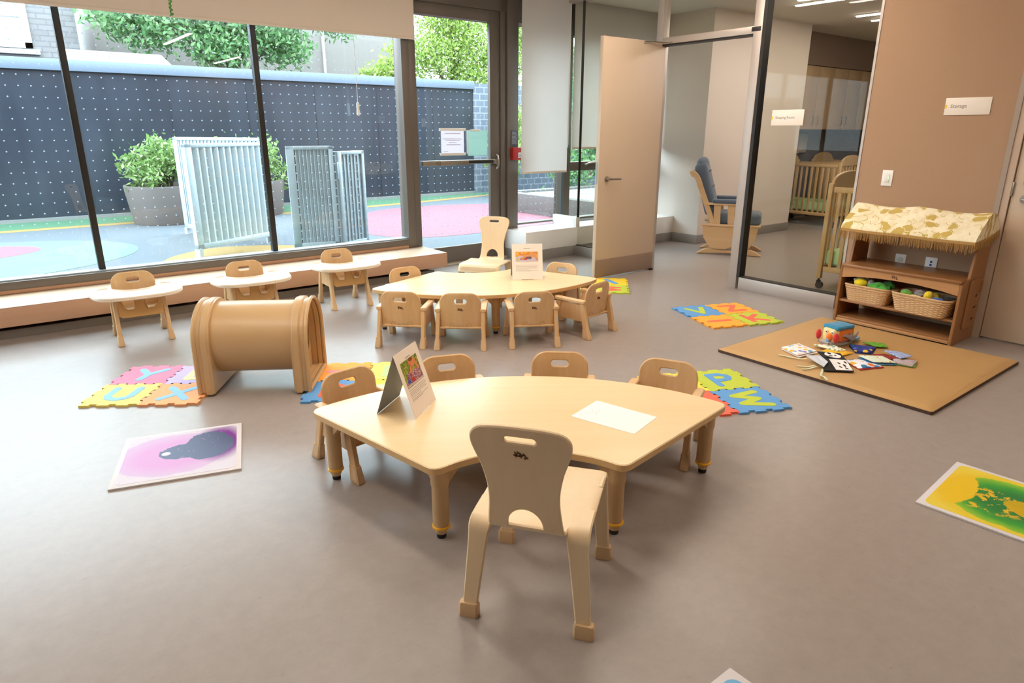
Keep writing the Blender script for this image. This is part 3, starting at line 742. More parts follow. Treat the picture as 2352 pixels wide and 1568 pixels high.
def toddler_chair(tall=0.0, tray=False):
    """low maple armchair, faces +Y, origin on the floor under its centre"""
    r = thing('toddler_chair', 'x', 'chair')
    H = .258 + tall
    for sx in (-1, 1):
        for sy in (-1, 1):
            f = (sx * .161, sy * .168, 0); t = (sx * .154, sy * (.105 if sy < 0 else .10), H)
            m = MB(); leg_bar(m, f, t, .027, .046, .055); lo = m.build('leg', M_maple, r)
            m = MB(); foot_cap(m, f, t, .072, .037, .058); m.build('foot_cap', M_capw, lo)
        zb = .125 + tall
        yb = .168 + (.105 - .168) * zb / H
        m = MB(); m.plate([(-yb + .0, zb), (yb, zb), (.085, H - .012), (-.085, H - .012)], t=.011, fn=lambda u, v: Vector((sx * .154, u, v)))
        m.build('side_panel', M_maple, r)
        m = MB(); m.plate(rrect(sx * .157 - .0215, -.134, sx * .157 + .0215, .140, .012), t=.024, ch=.005, fn=lambda u, v: Vector((u, v, H + .011)))
        m.build('armrest', M_maple, r)
    zt = .396 + tall * 1.1; zb = .130 + tall; hw = .1425
    def back(u, v):
        k = (v - zb) / (zt - zb)
        return Vector((u, -.095 - .037 * k - .015 * (1 - (u / hw) ** 2), v))
    m = MB(); m.plate(rrect(-hw, zb, hw, zt, (.012, .012, .075, .075), 8), [rrect(-.043, zt - .075, .043, zt - .044, .0145, 6)], .013, back, .02, .005)
    bo = m.build('backrest', M_maple, r)
    e = lambda u, v: back(u, v + zt - .120) + Vector((0, -.0072, 0))
    if not tray:
        emblem(e, .68, bo)
        m = MB(); strokes(m, [[(-.075, 0), (-.07, .022), (-.045, .022), (-.04, 0)], [(.04, 0), (.045, .022), (.07, .022), (.075, 0)]], .0009, .0006, lambda u, v: back(u, v + zb + .022) + Vector((0, -.0068, 0)))
        m.build('joint_line', mat('joint_brown', '#b0803f', .6), bo, smooth=False)
    zs = .165 + tall
    m = MB(); m.plate(rrect(-.142, -.10, .142, .128, .01), t=.016, ch=.006, fn=lambda u, v: Vector((u, v, zs - .02 * max(0, (v - .06) / .07) ** 2)), grid=.03)
    m.build('seat', M_maplex, r)
    m = MB(); m.cyl((-.155, -.112, zb + .012), (.155, -.112, zb + .012), .009, seg=12).cyl((-.155, .09, zs - .025), (.155, .09, zs - .025), .009, seg=12)
    m.build('stretcher', M_maple, r)
    if tray:
        zt2 = H + .033
        L = smoothpts([(-.29, .10), (-.255, .22), (-.15, .285), (0, .297), (.15, .285), (.255, .22), (.29, .10), (.285, .0), (.24, -.085), (.165, -.10), (.135, -.03), (.08, .03), (0, .05), (-.08, .03), (-.135, -.03), (-.165, -.10), (-.24, -.085), (-.285, .0)], 5, True)
        L = [Vector((p.x, p.y)) for p in L]
        m = MB(); m.plate([tuple(p) for p in L], t=.018, ch=.006, fn=lambda u, v: Vector((u, v, zt2)))
        I = inset([Vector(p) for p in (L if poly_area(L) > 0 else L[::-1])], .016)
        O = [Vector(p) for p in (L if poly_area(L) > 0 else L[::-1])]
        m.rings([[(p.x, p.y, zt2 + .008) for p in O], [(p.x * .995, p.y, zt2 + .017) for p in inset(O, .003)], [(p.x, p.y, zt2 + .017) for p in inset(O, .009)], [(p.x, p.y, zt2 + .009) for p in I]], False, False)
        m.build('tray', M_cream, r)
        z0 = .155 + tall * .6
        hole = lambda s: [(s * x, y) for x, y in ((.035, H - .005), (.030, z0 + .085), (.042, z0 + .052), (.085, z0 + .052), (.105, z0 + .075), (.118, H - .005))]
        front = lambda u, v: Vector((u, .150 - .045 * (v - z0) / .17, v))
        m = MB(); m.plate(rrect(-.138, z0, .138, H + .018, (.025, .025, .004, .004)), [hole(-1), hole(1)], .010, front, 0, .003)
        for s in (-1, 1):    # moulded lips around the leg openings
            h = hole(s); m.tube([front(*p) + Vector((0, .006, 0)) for p in h], .005, 6, close=True)
        m.box(-.13, -.08, z0 + .012, .13, .135, z0 + .03, .006)
        m.build('seat_insert', M_insert, r)
    return r

def teacher_chair():
    """bentwood birch chair, faces +Y"""
    r = thing('bentwood_chair', 'x', 'chair')
    prof = smoothpts([(.213, .288), (.212, .318), (.196, .340), (.150, .349), (.06, .347), (-.05, .341), (-.135, .334), (-.178, .333), (-.203, .346), (-.217, .385), (-.232, .46), (-.252, .56), (-.275, .645), (-.292, .705)], 5)
    s = [0]
    for a, b in zip(prof, prof[1:]): s.append(s[-1] + (b - a).length)
    S = s[-1]
    def at(v):
        v = max(0, min(S, v))
        for i in range(len(s) - 1):
            if v <= s[i + 1] + 1e-9:
                k = (v - s[i]) / (s[i + 1] - s[i]); p = prof[i].lerp(prof[i + 1], k); return p
        return prof[-1]
    fn = lambda u, v: Vector((u, at(v).x, at(v).y))
    def sv(z, back=True):   # arc length at height z on the back
        return min((abs(at(S * i / 400).y - z), S * i / 400) for i in range(200, 401))[1]
    v_c = min((abs(at(S * i / 400).x + .165), S * i / 400) for i in range(150, 260))[1]
    half = [(.178, 0), (.182, .08), (.182, v_c - .03), (.175, v_c - .012), (.120, v_c - .006), (.115, v_c + .03), (.108, sv(.40)), (.104, sv(.45)), (.106, sv(.50)), (.118, sv(.56)), (.134, sv(.61)), (.142, sv(.645)), (.139, sv(.672)), (.118, sv(.694)), (.075, sv(.703)), (.03, S)]
    out = [tuple(p) for p in smoothpts([(a, b) for a, b in half[4:]], 3)]
    R_ = [(a, b) for a, b in half[:4]] + out
    L = R_ + [(-a, b) for a, b in R_[::-1]]
    zb = sv(.352)
    moon = [(-.052, zb), (.052, zb)] + [(.052 * cos(a), zb + .010 + .060 * sin(a)) for a in [pi * i / 12 for i in range(0, 13)]]
    slot = rrect(-.044, sv(.652), .044, sv(.672), .0098, 6)
    m = MB(); m.plate(L, [moon, slot], .014, fn, .022, .004)
    sh = m.build('seat_and_back', M_birch, r)
    e = lambda u, v: fn(u, sv(.615) + v) + Vector((0, -.0076, -.002))
    emblem(e, .72, sh)
    for sx in (-1, 1):
        P = smoothpts([(sx * .147, -.06, .3405), (sx * .1475, -.13, .337), (sx * .149, -.165, .330), (sx * .151, -.184, .310), (sx * .154, -.190, .275), (sx * .166, -.196, .16), (sx * .180, -.204, .02)], 5)
        n = len(P); W = [.070 - .026 * min(1, max(0, (i - n * .45) / (n * .55))) for i in range(n)]
        m = MB(); m.ribbon(P, (1, 0, 0), W, .0145); lo = m.build('leg', M_birch, r)
        m = MB(); m.rings([[(sx * .181 + a * .031 * k, -.205 + b * .015 * k, z) for a, b in ((-1, -.7), (-.8, -1), (.8, -1), (1, -.7), (1, .7), (.8, 1), (-.8, 1), (-1, .7))] for z, k in ((0, .95), (.004, 1.02), (.045, 1.0), (.05, .9))]); m.build('foot_cap', M_capw, lo)
        P = smoothpts([(sx * .150, .08, .3455), (sx * .1505, .15, .346), (sx * .152, .182, .336), (sx * .154, .196, .312), (sx * .157, .199, .27), (sx * .167, .200, .15), (sx * .178, .203, .02)], 5)
        m = MB(); m.ribbon(P, (1, 0, 0), [.062 - .020 * min(1, max(0, (i - n * .45) / (n * .55))) for i in range(len(P))], .0135); lo = m.build('leg', M_birch, r)
        m = MB(); m.rings([[(sx * .178 + a * .029 * k, .203 + b * .015 * k, z) for a, b in ((-1, -.7), (-.8, -1), (.8, -1), (1, -.7), (1, .7), (.8, 1), (-.8, 1), (-1, .7))] for z, k in ((0, .95), (.004, 1.02), (.045, 1.0), (.05, .9))]); m.build('foot_cap', M_capw, lo)
    return r

def fan_table(label, C, axis, ztop=.320):
    """quarter-ring activity table; axis = angle of the middle of its outer curve seen from the ring centre"""
    t = thing('activity_table', label, 'table', (C[0], C[1], 0), axis - pi / 2)
    ro, ri, ha = 1.25, .465, radians(46)
    pts = []
    def corner(p, q, c, rr):
        p, q, c = Vector(p), Vector(q), Vector(c); a = c + (p - c).normalized() * rr; b = c + (q - c).normalized() * rr
        return [tuple(a.lerp(c, k).lerp(c.lerp(b, k), k)) for k in (0, .25, .5, .75, 1)]
    def pol(r, a): return (r * sin(a), r * cos(a))
    no = 44
    outer = [pol(ro, -ha + 2 * ha * i / no) for i in range(no + 1)]; inner = [pol(ri, ha - 2 * ha * i / 24) for i in range(25)]
    P = outer[2:-2]; P += corner(outer[-3], inner[0], outer[-1], .05)
    P += corner(outer[-1], inner[2], inner[0], .045); P += inner[2:-2]
    P += corner(inner[-3], outer[0], inner[-1], .045); P += corner(inner[-1], outer[2], outer[0], .05)
    m = MB(); m.plate(P, t=.030, ch=.004, fn=lambda u, v: Vector((u, v, ztop - .015)))
    top = m.build('tabletop', [M_top, M_edge], t)
    for f in top.data.polygons:
        if abs(f.normal.z) < .5: f.material_index = 1
    def leg(x, y, a1, a2):
        m = MB(); z = ztop - .030
        m.lathe([(.030, .052), (.031, .058), (.031, z - .075), (.0335, z - .070), (.0345, z - .066), (.0345, z)], 20, (x, y, 0))
        for a in (a1, a2):
            d = Vector((cos(a), sin(a), 0)); n = Vector((-d.y, d.x, 0)) * .016
            q = [Vector((x, y, z)) + d * .03, Vector((x, y, z)) + d * .098, Vector((x, y, z - .068)) + d * .03]
            m.rings([[p + n for p in q], [p - n for p in q]])
        lo = m.build('leg', M_legp, t)
        MB().lathe([(.031, .043), (.0345, .045), (.0345, .052), (.031, .054)], 20, (x, y, 0)).build('ring', M_yel, lo)
        MB().lathe([(.019, .018), (.028, .044)], 16, (x, y, 0)).build('adjuster', M_capw, lo)
        MB().lathe([(.017, 0), (.018, .003), (.018, .018), (.012, .020)], 16, (x, y, 0)).build('foot', M_rub2, lo)
    for s in (-1, 1):
        a = s * (ha - .050); x, y = pol(ro - .070, a); leg(x, y, pi / 2 - a - pi, pi / 2 - a + s * pi / 2)
        a = s * (ha - .13); x, y = pol(ri + .055, a); leg(x, y, pi / 2 - a, pi / 2 - a + s * pi / 2)
    x, y = pol(ro - .10, 0); leg(x, y, 0, pi)
    return t
fan_table('low fan-shaped maple table in front, with a picture card and white paper on it', (1.146, 1.342), radians(54.5))
fan_table('low fan-shaped maple table further back, ringed by six small armchairs', (3.327, 4.880), atan2(-.905, -.426))

tc = toddler_chair()
G1, G2 = 'small armchairs at the front table', 'small armchairs at the back table'
def face(a): return radians(a) - pi / 2
C1 = Vector((1.146, 1.342))
def put(label, x, y, a, grp, first=[True]):
    if first[0]:
        first[0] = False; tc.location = (x, y, 0); tc.rotation_euler = (0, 0, face(a)); tc['label'] = label; tc['group'] = grp
    else: dup(tc, (x, y, 0), face(a), label, grp)
# front table: rear feet sit about .17 m behind the chair centre
put('small maple armchair at the front table, beside the standing picture card end', 1.187, 2.610, -83, G1)
put('small maple armchair at the front table, second from the picture card end', 1.600, 2.508, -109, G1)
put('small maple armchair at the front table, behind the white sheet of paper', 2.035, 2.235, -131, G1)
put('small maple armchair at the front table, beside the lime P foam tile', 2.338, 1.860, -153, G1)
for label, mid, a in (('small maple armchair seen from behind, nearest the tan tunnel', (2.108, 3.967), 45), ('small maple armchair seen from behind, middle of the three facing away', (2.410, 3.672), 51), ('small maple armchair seen from behind, right of the back table leg', (2.848, 3.398), 60), ('small maple armchair turned sideways at the right end of the back table', (3.425, 3.331), 99)):
    x = mid[0] + .165 * cos(radians(a)); y = mid[1] + .165 * sin(radians(a)); put(label, x, y, a, G2)
put('small maple armchair behind the left end of the back table, near the bench', 2.56, 4.57, -92, G2)
put('small maple armchair behind the right end of the back table, near the open door', 3.575, 4.02, -158, G2)
hc = toddler_chair(.058, True); hc.name = 'tray_chair'
HG = 'tray chairs along the window bench'
hc.location = (.740, 5.345, 0); hc.rotation_euler = (0, 0, face(-93)); hc['label'] = 'maple chair with cream tray by the bench, left of the tan tunnel'; hc['group'] = HG; hc['category'] = 'chair'
dup(hc, (1.515, 5.28, 0), face(-93), 'maple chair with cream tray by the bench, behind the tan tunnel', HG)
dup(hc, (2.325, 5.36, 0), face(-93), 'maple chair with cream tray by the bench, beside the back table', HG)
bc = teacher_chair()
bc.location = (1.234, 1.424, 0); bc.rotation_euler = (0, 0, face(36.2)); bc['label'] = 'pale birch bentwood chair in the foreground, tucked into the front table'; bc['group'] = 'bentwood birch chairs'
dup(bc, (3.375, 4.715, 0), face(-143), 'pale birch bentwood chair at the back table, before the glass door', 'bentwood birch chairs')

# picture cards on the tables
def bld_photo(cols, sc):
    def f(nt, b):
        v = nt.new('ShaderNodeTexVoronoi', i_Scale=sc); nt.link(nt.coord(), v.inputs['Vector'])
        sp = nt.new('ShaderNodeSeparateColor'); nt.link(v.outputs['Color'], sp.inputs[0])
        r = nt.ramp(sp.outputs[0], [(i / len(cols), lin(c)) for i, c in enumerate(cols)], 'CONSTANT'); nt.link(r, b.inputs['Base Color'])
    return f
M_card = mat('white_card', '#f3e8de', .55); M_ink = mat('grey_ink', '#a39a94', .7)
def tent(label, P0, P1, back, h, pic):
    """folded tent card; P0-P1 bottom edge of the face, back = offset of the rear leg's bottom edge, h = apex height"""
    P0, P1 = Vector(P0), Vector(P1); e = P1 - P0; w = e.length; rz = atan2(e.y, e.x)
    t = thing('picture_card', label, 'card', (P0.x, P0.y, .3205), rz)
    sl = sqrt(h * h + (back / 2) ** 2)
    fn = lambda u, v: Vector((u, back / 2 * v / sl, h * v / sl + .0012))
    m = MB(); m.plate([(0, 0), (w * .3, 0), (w * .3, .004), (w * .7, .004), (w * .7, 0), (w, 0), (w, sl), (0, sl)], t=.0016, fn=fn); f = m.build('front_leaf', M_card, t, smooth=False)
    fb = lambda u, v: Vector((u, back - back / 2 * v / sl, h * v / sl + .0012))
    MB().plate([(0, 0), (w, 0), (w, sl), (0, sl)], t=.0016, fn=fb).build('back_leaf', mat('grey_card', '#868d93', .6), t, smooth=False)
    off = lambda d: (lambda u, v: fn(u, v) + Vector((0, -h / sl, back / 2 / sl)) * d)
    pic(f, off, w, sl)
    m = MB(); m.plate(rrect(w * .38, sl * .862, w * .60, sl * .875, .001, 2), t=.0003, fn=off(.0012))
    rows = [(.40, .82), (.37, .86), (.345, .80), (.32, .84), (.285, .55), (.255, .86), (.235, .6)]
    for a, b in rows: m.plate([(w * .12, sl * a), (w * b, sl * a), (w * b, sl * (a + .006)), (w * .12, sl * (a + .006))], t=.0003, fn=off(.0012))
    m.build('text_lines', M_ink, f, smooth=False)
    return t
def rect(x0, y0, x1, y1): return [(x0, y0), (x1, y0), (x1, y1), (x0, y1)]
def pic1(f, off, w, sl):
    x0, x1, y0, y1 = w * .12, w * .84, sl * .44, sl * .84
    X = lambda a: x0 + (x1 - x0) * a
    Y = lambda a: y0 + (y1 - y0) * a
    m = MB(); m.plate(rect(x0, y0, x1, y1), t=.0004, fn=off(.0012)); p = m.build('photo', mat('photo_grass', '#8f9a2e', .5, build=bld_photo(['#7d8f24', '#a3a83a', '#5f7420', '#b5a544'], 120)), f, smooth=False)
    MB().plate([(X(.02), Y(.12)), (X(.98), Y(.08)), (X(.98), Y(.52)), (X(.2), Y(.52))], t=.0004, fn=off(.0016)).build('photo_box', mat('photo_beads', '#8c4a5a', .5, build=bld_photo(['#b23a45', '#5a3a78', '#d98a3a', '#e7d9dd', '#3a4f9a', '#8c2f4a'], 420)), p, smooth=False)
    m = MB(); m.plate(ellipse(X(.62), Y(.80), w * .15, sl * .065), t=.0003, fn=off(.0020)).plate([(X(.36), Y(.45)), (X(.46), Y(.78)), (X(.55), Y(.78)), (X(.48), Y(.45))], t=.0003, fn=off(.0020)).plate([(X(.82), Y(.45)), (X(.74), Y(.8)), (X(.84), Y(.8)), (X(.95), Y(.45))], t=.0003, fn=off(.0020))
    m.build('photo_figure', mat('photo_peach', '#dd8a58', .5), p, smooth=False)
    m = MB(); m.plate(ellipse(X(.60), Y(.93), w * .085, sl * .03), t=.0003, fn=off(.0022)); m.build('photo_hair', mat('photo_brown', '#8a4a24', .5), p, smooth=False)
    m = MB(); m.plate(ellipse(X(.17), Y(.22), w * .06, sl * .03), t=.0003, fn=off(.0022)); m.build('photo_lid', mat('photo_blue', '#2d55a8', .5), p, smooth=False)
    m = MB(); m.plate(ellipse(X(.40), Y(.21), w * .07, sl * .035), t=.0003, fn=off(.0022)); m.build('photo_lid', mat('photo_red', '#b3333a', .5), p, smooth=False)
    m = MB(); m.plate([(X(0), Y(.03)), (X(1), Y(.0)), (X(1), Y(.08)), (X(.02), Y(.12))], t=.0003, fn=off(.0020)); m.build('photo_rim', mat('photo_grey', '#cbbab8', .5), p, smooth=False)
def pic2(f, off, w, sl):
    x0, x1, y0, y1 = w * .12, w * .86, sl * .50, sl * .78
    X = lambda a: x0 + (x1 - x0) * a
    Y = lambda a: y0 + (y1 - y0) * a
    p = MB().plate(rect(x0, y0, x1, y1), t=.0004, fn=off(.0012)).build('photo', mat('photo_amber', '#e3a04a', .5, build=bld_photo(['#e9a03f', '#eeb45c', '#d98e35'], 60)), f, smooth=False)
    MB().plate([(X(0), Y(0)), (X(1), Y(0)), (X(1), Y(.3)), (X(.5), Y(.62)), (X(.2), Y(.6)), (X(0), Y(.45))], t=.0003, fn=off(.0016)).build('photo_cloth', mat('photo_lilac', '#cbbfcb', .5), p, smooth=False)
    m = MB(); strokes(m, [[(X(.30), Y(.30)), (X(.42), Y(.58)), (X(.66), Y(.62))], [(X(.80), Y(.8)), (X(.95), Y(.2))]], w * .035, .0003, off(.0020)); m.plate(ellipse(X(.75), Y(.66), w * .09, sl * .06), t=.0003, fn=off(.0021)); m.build('photo_figure', mat('photo_skin', '#d99a68', .5), p, smooth=False)
    m = MB(); strokes(m, [[(X(.25), Y(.28)), (X(.48), Y(.28))]], w * .03, .0003, off(.0019)); m.build('photo_toy', MATS['photo_red'], p, smooth=False)
    m = MB(); strokes(m, [[(X(.5), Y(.42)), (X(.65), Y(.40))]], w * .045, .0003, off(.0018)); m.build('photo_shirt', mat('photo_plum', '#6e5a66', .5), p, smooth=False)
    m = MB(); m.plate(ellipse(X(.1), Y(.24), w * .04, sl * .03), t=.0003, fn=off(.0019)); m.build('photo_toy', mat('photo_lime', '#c9cf5a', .5), p, smooth=False)
tent('folded picture card standing on the front table, photo of beads in a tub', (1.227, 2.215), (1.402, 2.342), .175, .262, pic1)
tent('folded picture card standing on the back table, photo of a lying child', (3.172, 4.068), (3.375, 3.935), .17, .270, pic2)
pp = thing('paper_sheet', 'blank white sheet of paper lying on the front table', 'paper', (0, 0, 0))
MB().plate([(1.751, 1.850), (1.955, 1.904), (2.027, 1.626), (1.831, 1.573)], t=.0008, fn=lambda u, v: Vector((u, v, .3209))).build('sheet', mat('white_paper', '#f5f2ef', .6), pp, smooth=False)
m = MB(); rnd = random.Random(2)
for k in range(3):
    pts = [Vector((1.785 + .05 * i / 6 + .03 * k, 1.835 + .012 * i / 6 - .012 * k + rnd.gauss(0, .004), 0)) for i in range(7)]
    strokes(m, [[(p.x, p.y) for p in pts]], .0006, .0002, lambda u, v: Vector((u, v, .3215)))
m.build('pencil_marks', mat('pencil', '#cfc9c5', .7), pp, smooth=False)
# ------------------------------------------------------------------ foam alphabet tiles
TP = .315
def tile_outline(p=TP, d=.0095, gap=.0012):
    h = p / 2 - gap; n = 6; P = []
    side = []
    for i in range(n):
        s = 1 if i % 2 == 0 else -1
        a = -h + 2 * h * i / n; b = -h + 2 * h * (i + 1) / n; k = .006 * s
        if i == 0: side += [(a, 0), (a + .004, d * s)]
        else: side += [(a - k, d * s)]
        side += [(b + k, d * s)] if i < n - 1 else [(b - .004, d * s)]
    for q in range(4):
        c, s_ = cos(q * pi / 2), sin(q * pi / 2)
        for x, y in side:
            X, Y = x, -h - y
            P.append((X * c - Y * s_, X * s_ + Y * c))
    return P
FO = {n: mat('foam_' + n, c, .75, bump=(500, .12)) for n, c in dict(blue='#5f9ad2', lime='#bcc83f', orange='#fba938', red='#f26a52', yellow='#f8d64a', yellow2='#f4cf2e', pink='#e0809c', purple='#c3b0e6', paleyellow='#e9d570', peach='#eda46c', sky='#8abde2', rose='#f0909f', mint='#bfdc9a', cream='#f3e6a4').items()}
LET = dict(
    V=[[(-.07, .085), (0, -.075), (.07, .085)]], Z=[[(-.07, .08), (.065, .08), (-.06, -.075), (.075, -.075)]],
    I=[[(0, .09), (0, -.09)]], K=[[(-.055, .09), (-.055, -.09)], [(.065, .085), (-.045, -.005), (.07, -.085)]],
    P=[[(-.05, -.09), (-.05, .08), (.02, .08), (.055, .055), (.06, .03), (.045, 0), (.01, -.012), (-.045, -.012)]],
    W=[[(-.095, .08), (-.055, -.07), (0, .05), (.055, -.07), (.095, .08)]], Y=[[(-.07, .085), (0, 0)], [(.075, .085), (0, 0), (-.015, -.085)]],
    U=[[(-.065, .085), (-.065, -.03), (-.045, -.065), (0, -.082), (.045, -.065), (.065, -.03), (.065, .085)]], X=[[(-.07, .085), (.07, -.085)], [(.07, .085), (-.07, -.085)]],
    D=[[(-.05, -.08), (-.05, .08), (.01, .075), (.055, .04), (.062, 0), (.055, -.04), (.01, -.075), (-.05, -.08)]],
    M=[[(-.09, -.08), (-.05, .075), (0, -.05), (.05, .075), (.09, -.08)]], O=[[(.065 * cos(a), .08 * sin(a)) for a in [2 * pi * i / 16 for i in range(17)]]],
    S=[[(.055, .06), (.03, .085), (-.03, .082), (-.055, .05), (-.03, .012), (.03, -.012), (.058, -.05), (.03, -.085), (-.03, -.085), (-.06, -.06)]], R=[[(-.05, -.09), (-.05, .08), (.02, .08), (.058, .045), (.02, .005), (-.045, .0)], [(0, 0), (.065, -.09)]])
tile_me = None
def foam(ix, iy, org, ang, col, letter, lcol, rot, label, grp, r=.021):
    global tile_me
    a = radians(ang); e1 = Vector((cos(a), sin(a))); e2 = Vector((-e1.y, e1.x))
    c = Vector(org) + e1 * TP * (ix + .5) + e2 * TP * (iy + .5)
    t = thing('foam_tile', label, 'foam tile', (c.x, c.y, .0), a, grp)
    MB().plate(tile_outline(), t=.012, fn=lambda u, v: Vector((u, v, .0065))).build('tile_base', FO[col], t, smooth=False)
    if letter:
        q = radians(rot); m = MB()
        L = LET[letter]
        strokes(m, L, r, .0012, lambda u, v: Vector((u * cos(q) - v * sin(q), u * sin(q) + v * cos(q), .0128)))
        m.build('letter_inlay', FO[lcol], t, smooth=False)
A0 = (.195, 4.108); GA = 'foam tiles left of the tunnel'
foam(0, 1, A0, -35.5, 'pink', 'Y', 'sky', 0, 'pink foam tile with a pale blue letter Y left of the tunnel', GA)
foam(1, 1, A0, -35.5, 'purple', 'D', 'cream', 0, 'lilac foam tile with a pale yellow letter, partly under the tunnel', GA, .024)
foam(0, 0, A0, -35.5, 'paleyellow', 'U', 'sky', 0, 'pale yellow foam tile with a pale blue letter U', GA)
foam(1, 0, A0, -35.5, 'peach', 'X', 'sky', 0, 'peach orange foam tile with a pale blue letter X by the tunnel foot', GA)
def center_org(c, ang):
    a = radians(ang); e1 = Vector((cos(a), sin(a))); e2 = Vector((-e1.y, e1.x)); o = Vector(c) - e1 * TP - e2 * TP; return (o.x, o.y)
B0 = (1.175, 3.423); GB = 'foam tiles right of the tunnel'
foam(0, 1, B0, -34.5, 'orange', 'I', 'rose', 90, 'orange foam tile with a pink bar letter right of the tunnel', GB)
foam(1, 1, B0, -34.5, 'paleyellow', 'R', 'mint', 0, 'pale yellow foam tile with a mint letter behind the picture card', GB, .024)
foam(0, 0, B0, -34.5, 'blue', 'D', 'red', 0, 'blue foam tile with a red letter under the right end of the tunnel', GB, .026)
foam(1, 0, B0, -34.5, 'yellow', 'S', 'mint', 0, 'yellow foam tile with a mint letter hidden behind an armchair back', GB)
C0 = center_org((3.112, 2.127), -25.7); GC = 'foam tiles behind the front table'
foam(1, 1, C0, -25.7, 'lime', 'P', 'blue', 0, 'lime green foam tile with a blue letter P', GC)
foam(1, 0, C0, -25.7, 'blue', 'W', 'lime', -90, 'blue foam tile with a lime letter W', GC, .023)
foam(0, 1, C0, -25.7, 'yellow', 'O', 'red', 0, 'bright yellow foam tile mostly hidden behind the armchair by the P tile', GC)
foam(0, 0, C0, -25.7, 'red', None, None, 0, 'red foam tile showing at the corner of the front table', GC)
D0 = center_org((4.625, 3.085), -22.2); GD = 'foam tiles by the partition'
foam(0, 1, D0, -22.2, 'blue', 'V', 'lime', 0, 'blue foam tile with a lime letter V', GD)
foam(1, 1, D0, -22.2, 'orange', 'Z', 'red', 0, 'orange foam tile with a red letter Z', GD)
foam(0, 0, D0, -22.2, 'orange', 'I', 'red', 90, 'orange foam tile with a red letter I', GD)
foam(1, 0, D0, -22.2, 'lime', 'K', 'red', 0, 'lime green foam tile with a red letter K', GD)
E0 = center_org((4.552, 4.53), -45.5); GE = 'foam tiles by the open door'
foam(1, 1, E0, -45.5, 'yellow2', 'I', 'blue', 30, 'golden yellow foam tile with a blue letter at the foot of the open door', GE, .028)
foam(1, 0, E0, -45.5, 'lime', 'M', 'red', -90, 'lime green foam tile with a red letter M near the open door', GE)
foam(0, 0, E0, -45.5, 'lime', 'O', 'cream', 0, 'green foam tile mostly hidden behind the sideways armchair', GE)

# ------------------------------------------------------------------ liquid colour panels on the floor
def art(name_, label, P, bld):
    cx = sum(p[0] for p in P) / 4; cy = sum(p[1] for p in P) / 4
    e = Vector((P[1][0] - P[0][0], P[1][1] - P[0][1])); a = atan2(e.y, e.x)
    f = Vector((P[3][0] - P[0][0], P[3][1] - P[0][1])); w, h = e.length / 2, f.length / 2
    t = thing('floor_panel', label, 'floor panel', (cx, cy, 0), a, 'liquid colour panels on the floor')
    MB().box(-w, -h, 0, w, h, .009, .001).build('board', mat('panel_white', '#d6d1d4', .55, spec=.2), t)
    m = mat(name_, '#ffffff', .5, spec=.2, build=bld)
    MB().plate(rrect(-w + .022, -h + .022, w - .022, h - .022, .03), t=.0008, fn=lambda u, v: Vector((u, v, .0093))).build('colour_field', m, t, smooth=False)
def sdf(nt, co, cx, cy, rx, ry, wob, sc):
    sp = nt.new('ShaderNodeSeparateXYZ'); nt.link(co, sp.inputs[0])
    x = nt.math('MULTIPLY', nt.math('SUBTRACT', sp.outputs[0], cx), 1 / rx); y = nt.math('MULTIPLY', nt.math('SUBTRACT', sp.outputs[1], cy), 1 / ry)
    d = nt.math('SQRT', nt.math('ADD', nt.math('POWER', x, 2), nt.math('POWER', y, 2)))
    n = nt.noise(co, sc, 6, .65)
    return nt.math('ADD', d, nt.math('MULTIPLY', nt.math('SUBTRACT', n, .5), wob))
W1 = (1, 1, 1, 1); K1 = (0, 0, 0, 1)
def bld_purple(nt, b):
    co = nt.coord(); n = nt.noise(co, 9, 5, .6)
    base = nt.ramp(sdf(nt, co, -.03, 0, .26, .22, .25, 8), [(.55, lin('#c797c7')), (.95, lin('#c3a9c9')), (1.1, lin('#c9c2cc'))])
    pur = nt.mix(nt.ramp(sdf(nt, co, .16, .06, .13, .22, .2, 10), [(.6, W1), (1.15, K1)]), base, lin('#742d84'))
    dd = nt.math('MINIMUM', sdf(nt, co, .115, .045, .115, .165, .5, 11), sdf(nt, co, .02, .015, .125, .085, .5, 13))
    blob = nt.ramp(dd, [(.93, W1), (.95, K1)])
    grey = nt.ramp(nt.coord('Object', (2.2, 1, 1)), [(0, lin('#5f6b88')), (.36, lin('#343656')), (.6, lin('#7d4c95'))])
    c = nt.mix(blob, pur, grey)
    sp = nt.ramp(nt.noise(co, 60, 3, .5), [(.67, K1), (.69, W1)]); c = nt.mix(nt.math('MULTIPLY', sp, .5), c, lin('#c48fca'))
    wh = nt.ramp(sdf(nt, co, -.065, .01, .020, .018, .1, 20), [(.9, W1), (1, K1)]); c = nt.mix(wh, c, lin('#f3eef6'))
    nt.link(c, b.inputs['Base Color'])
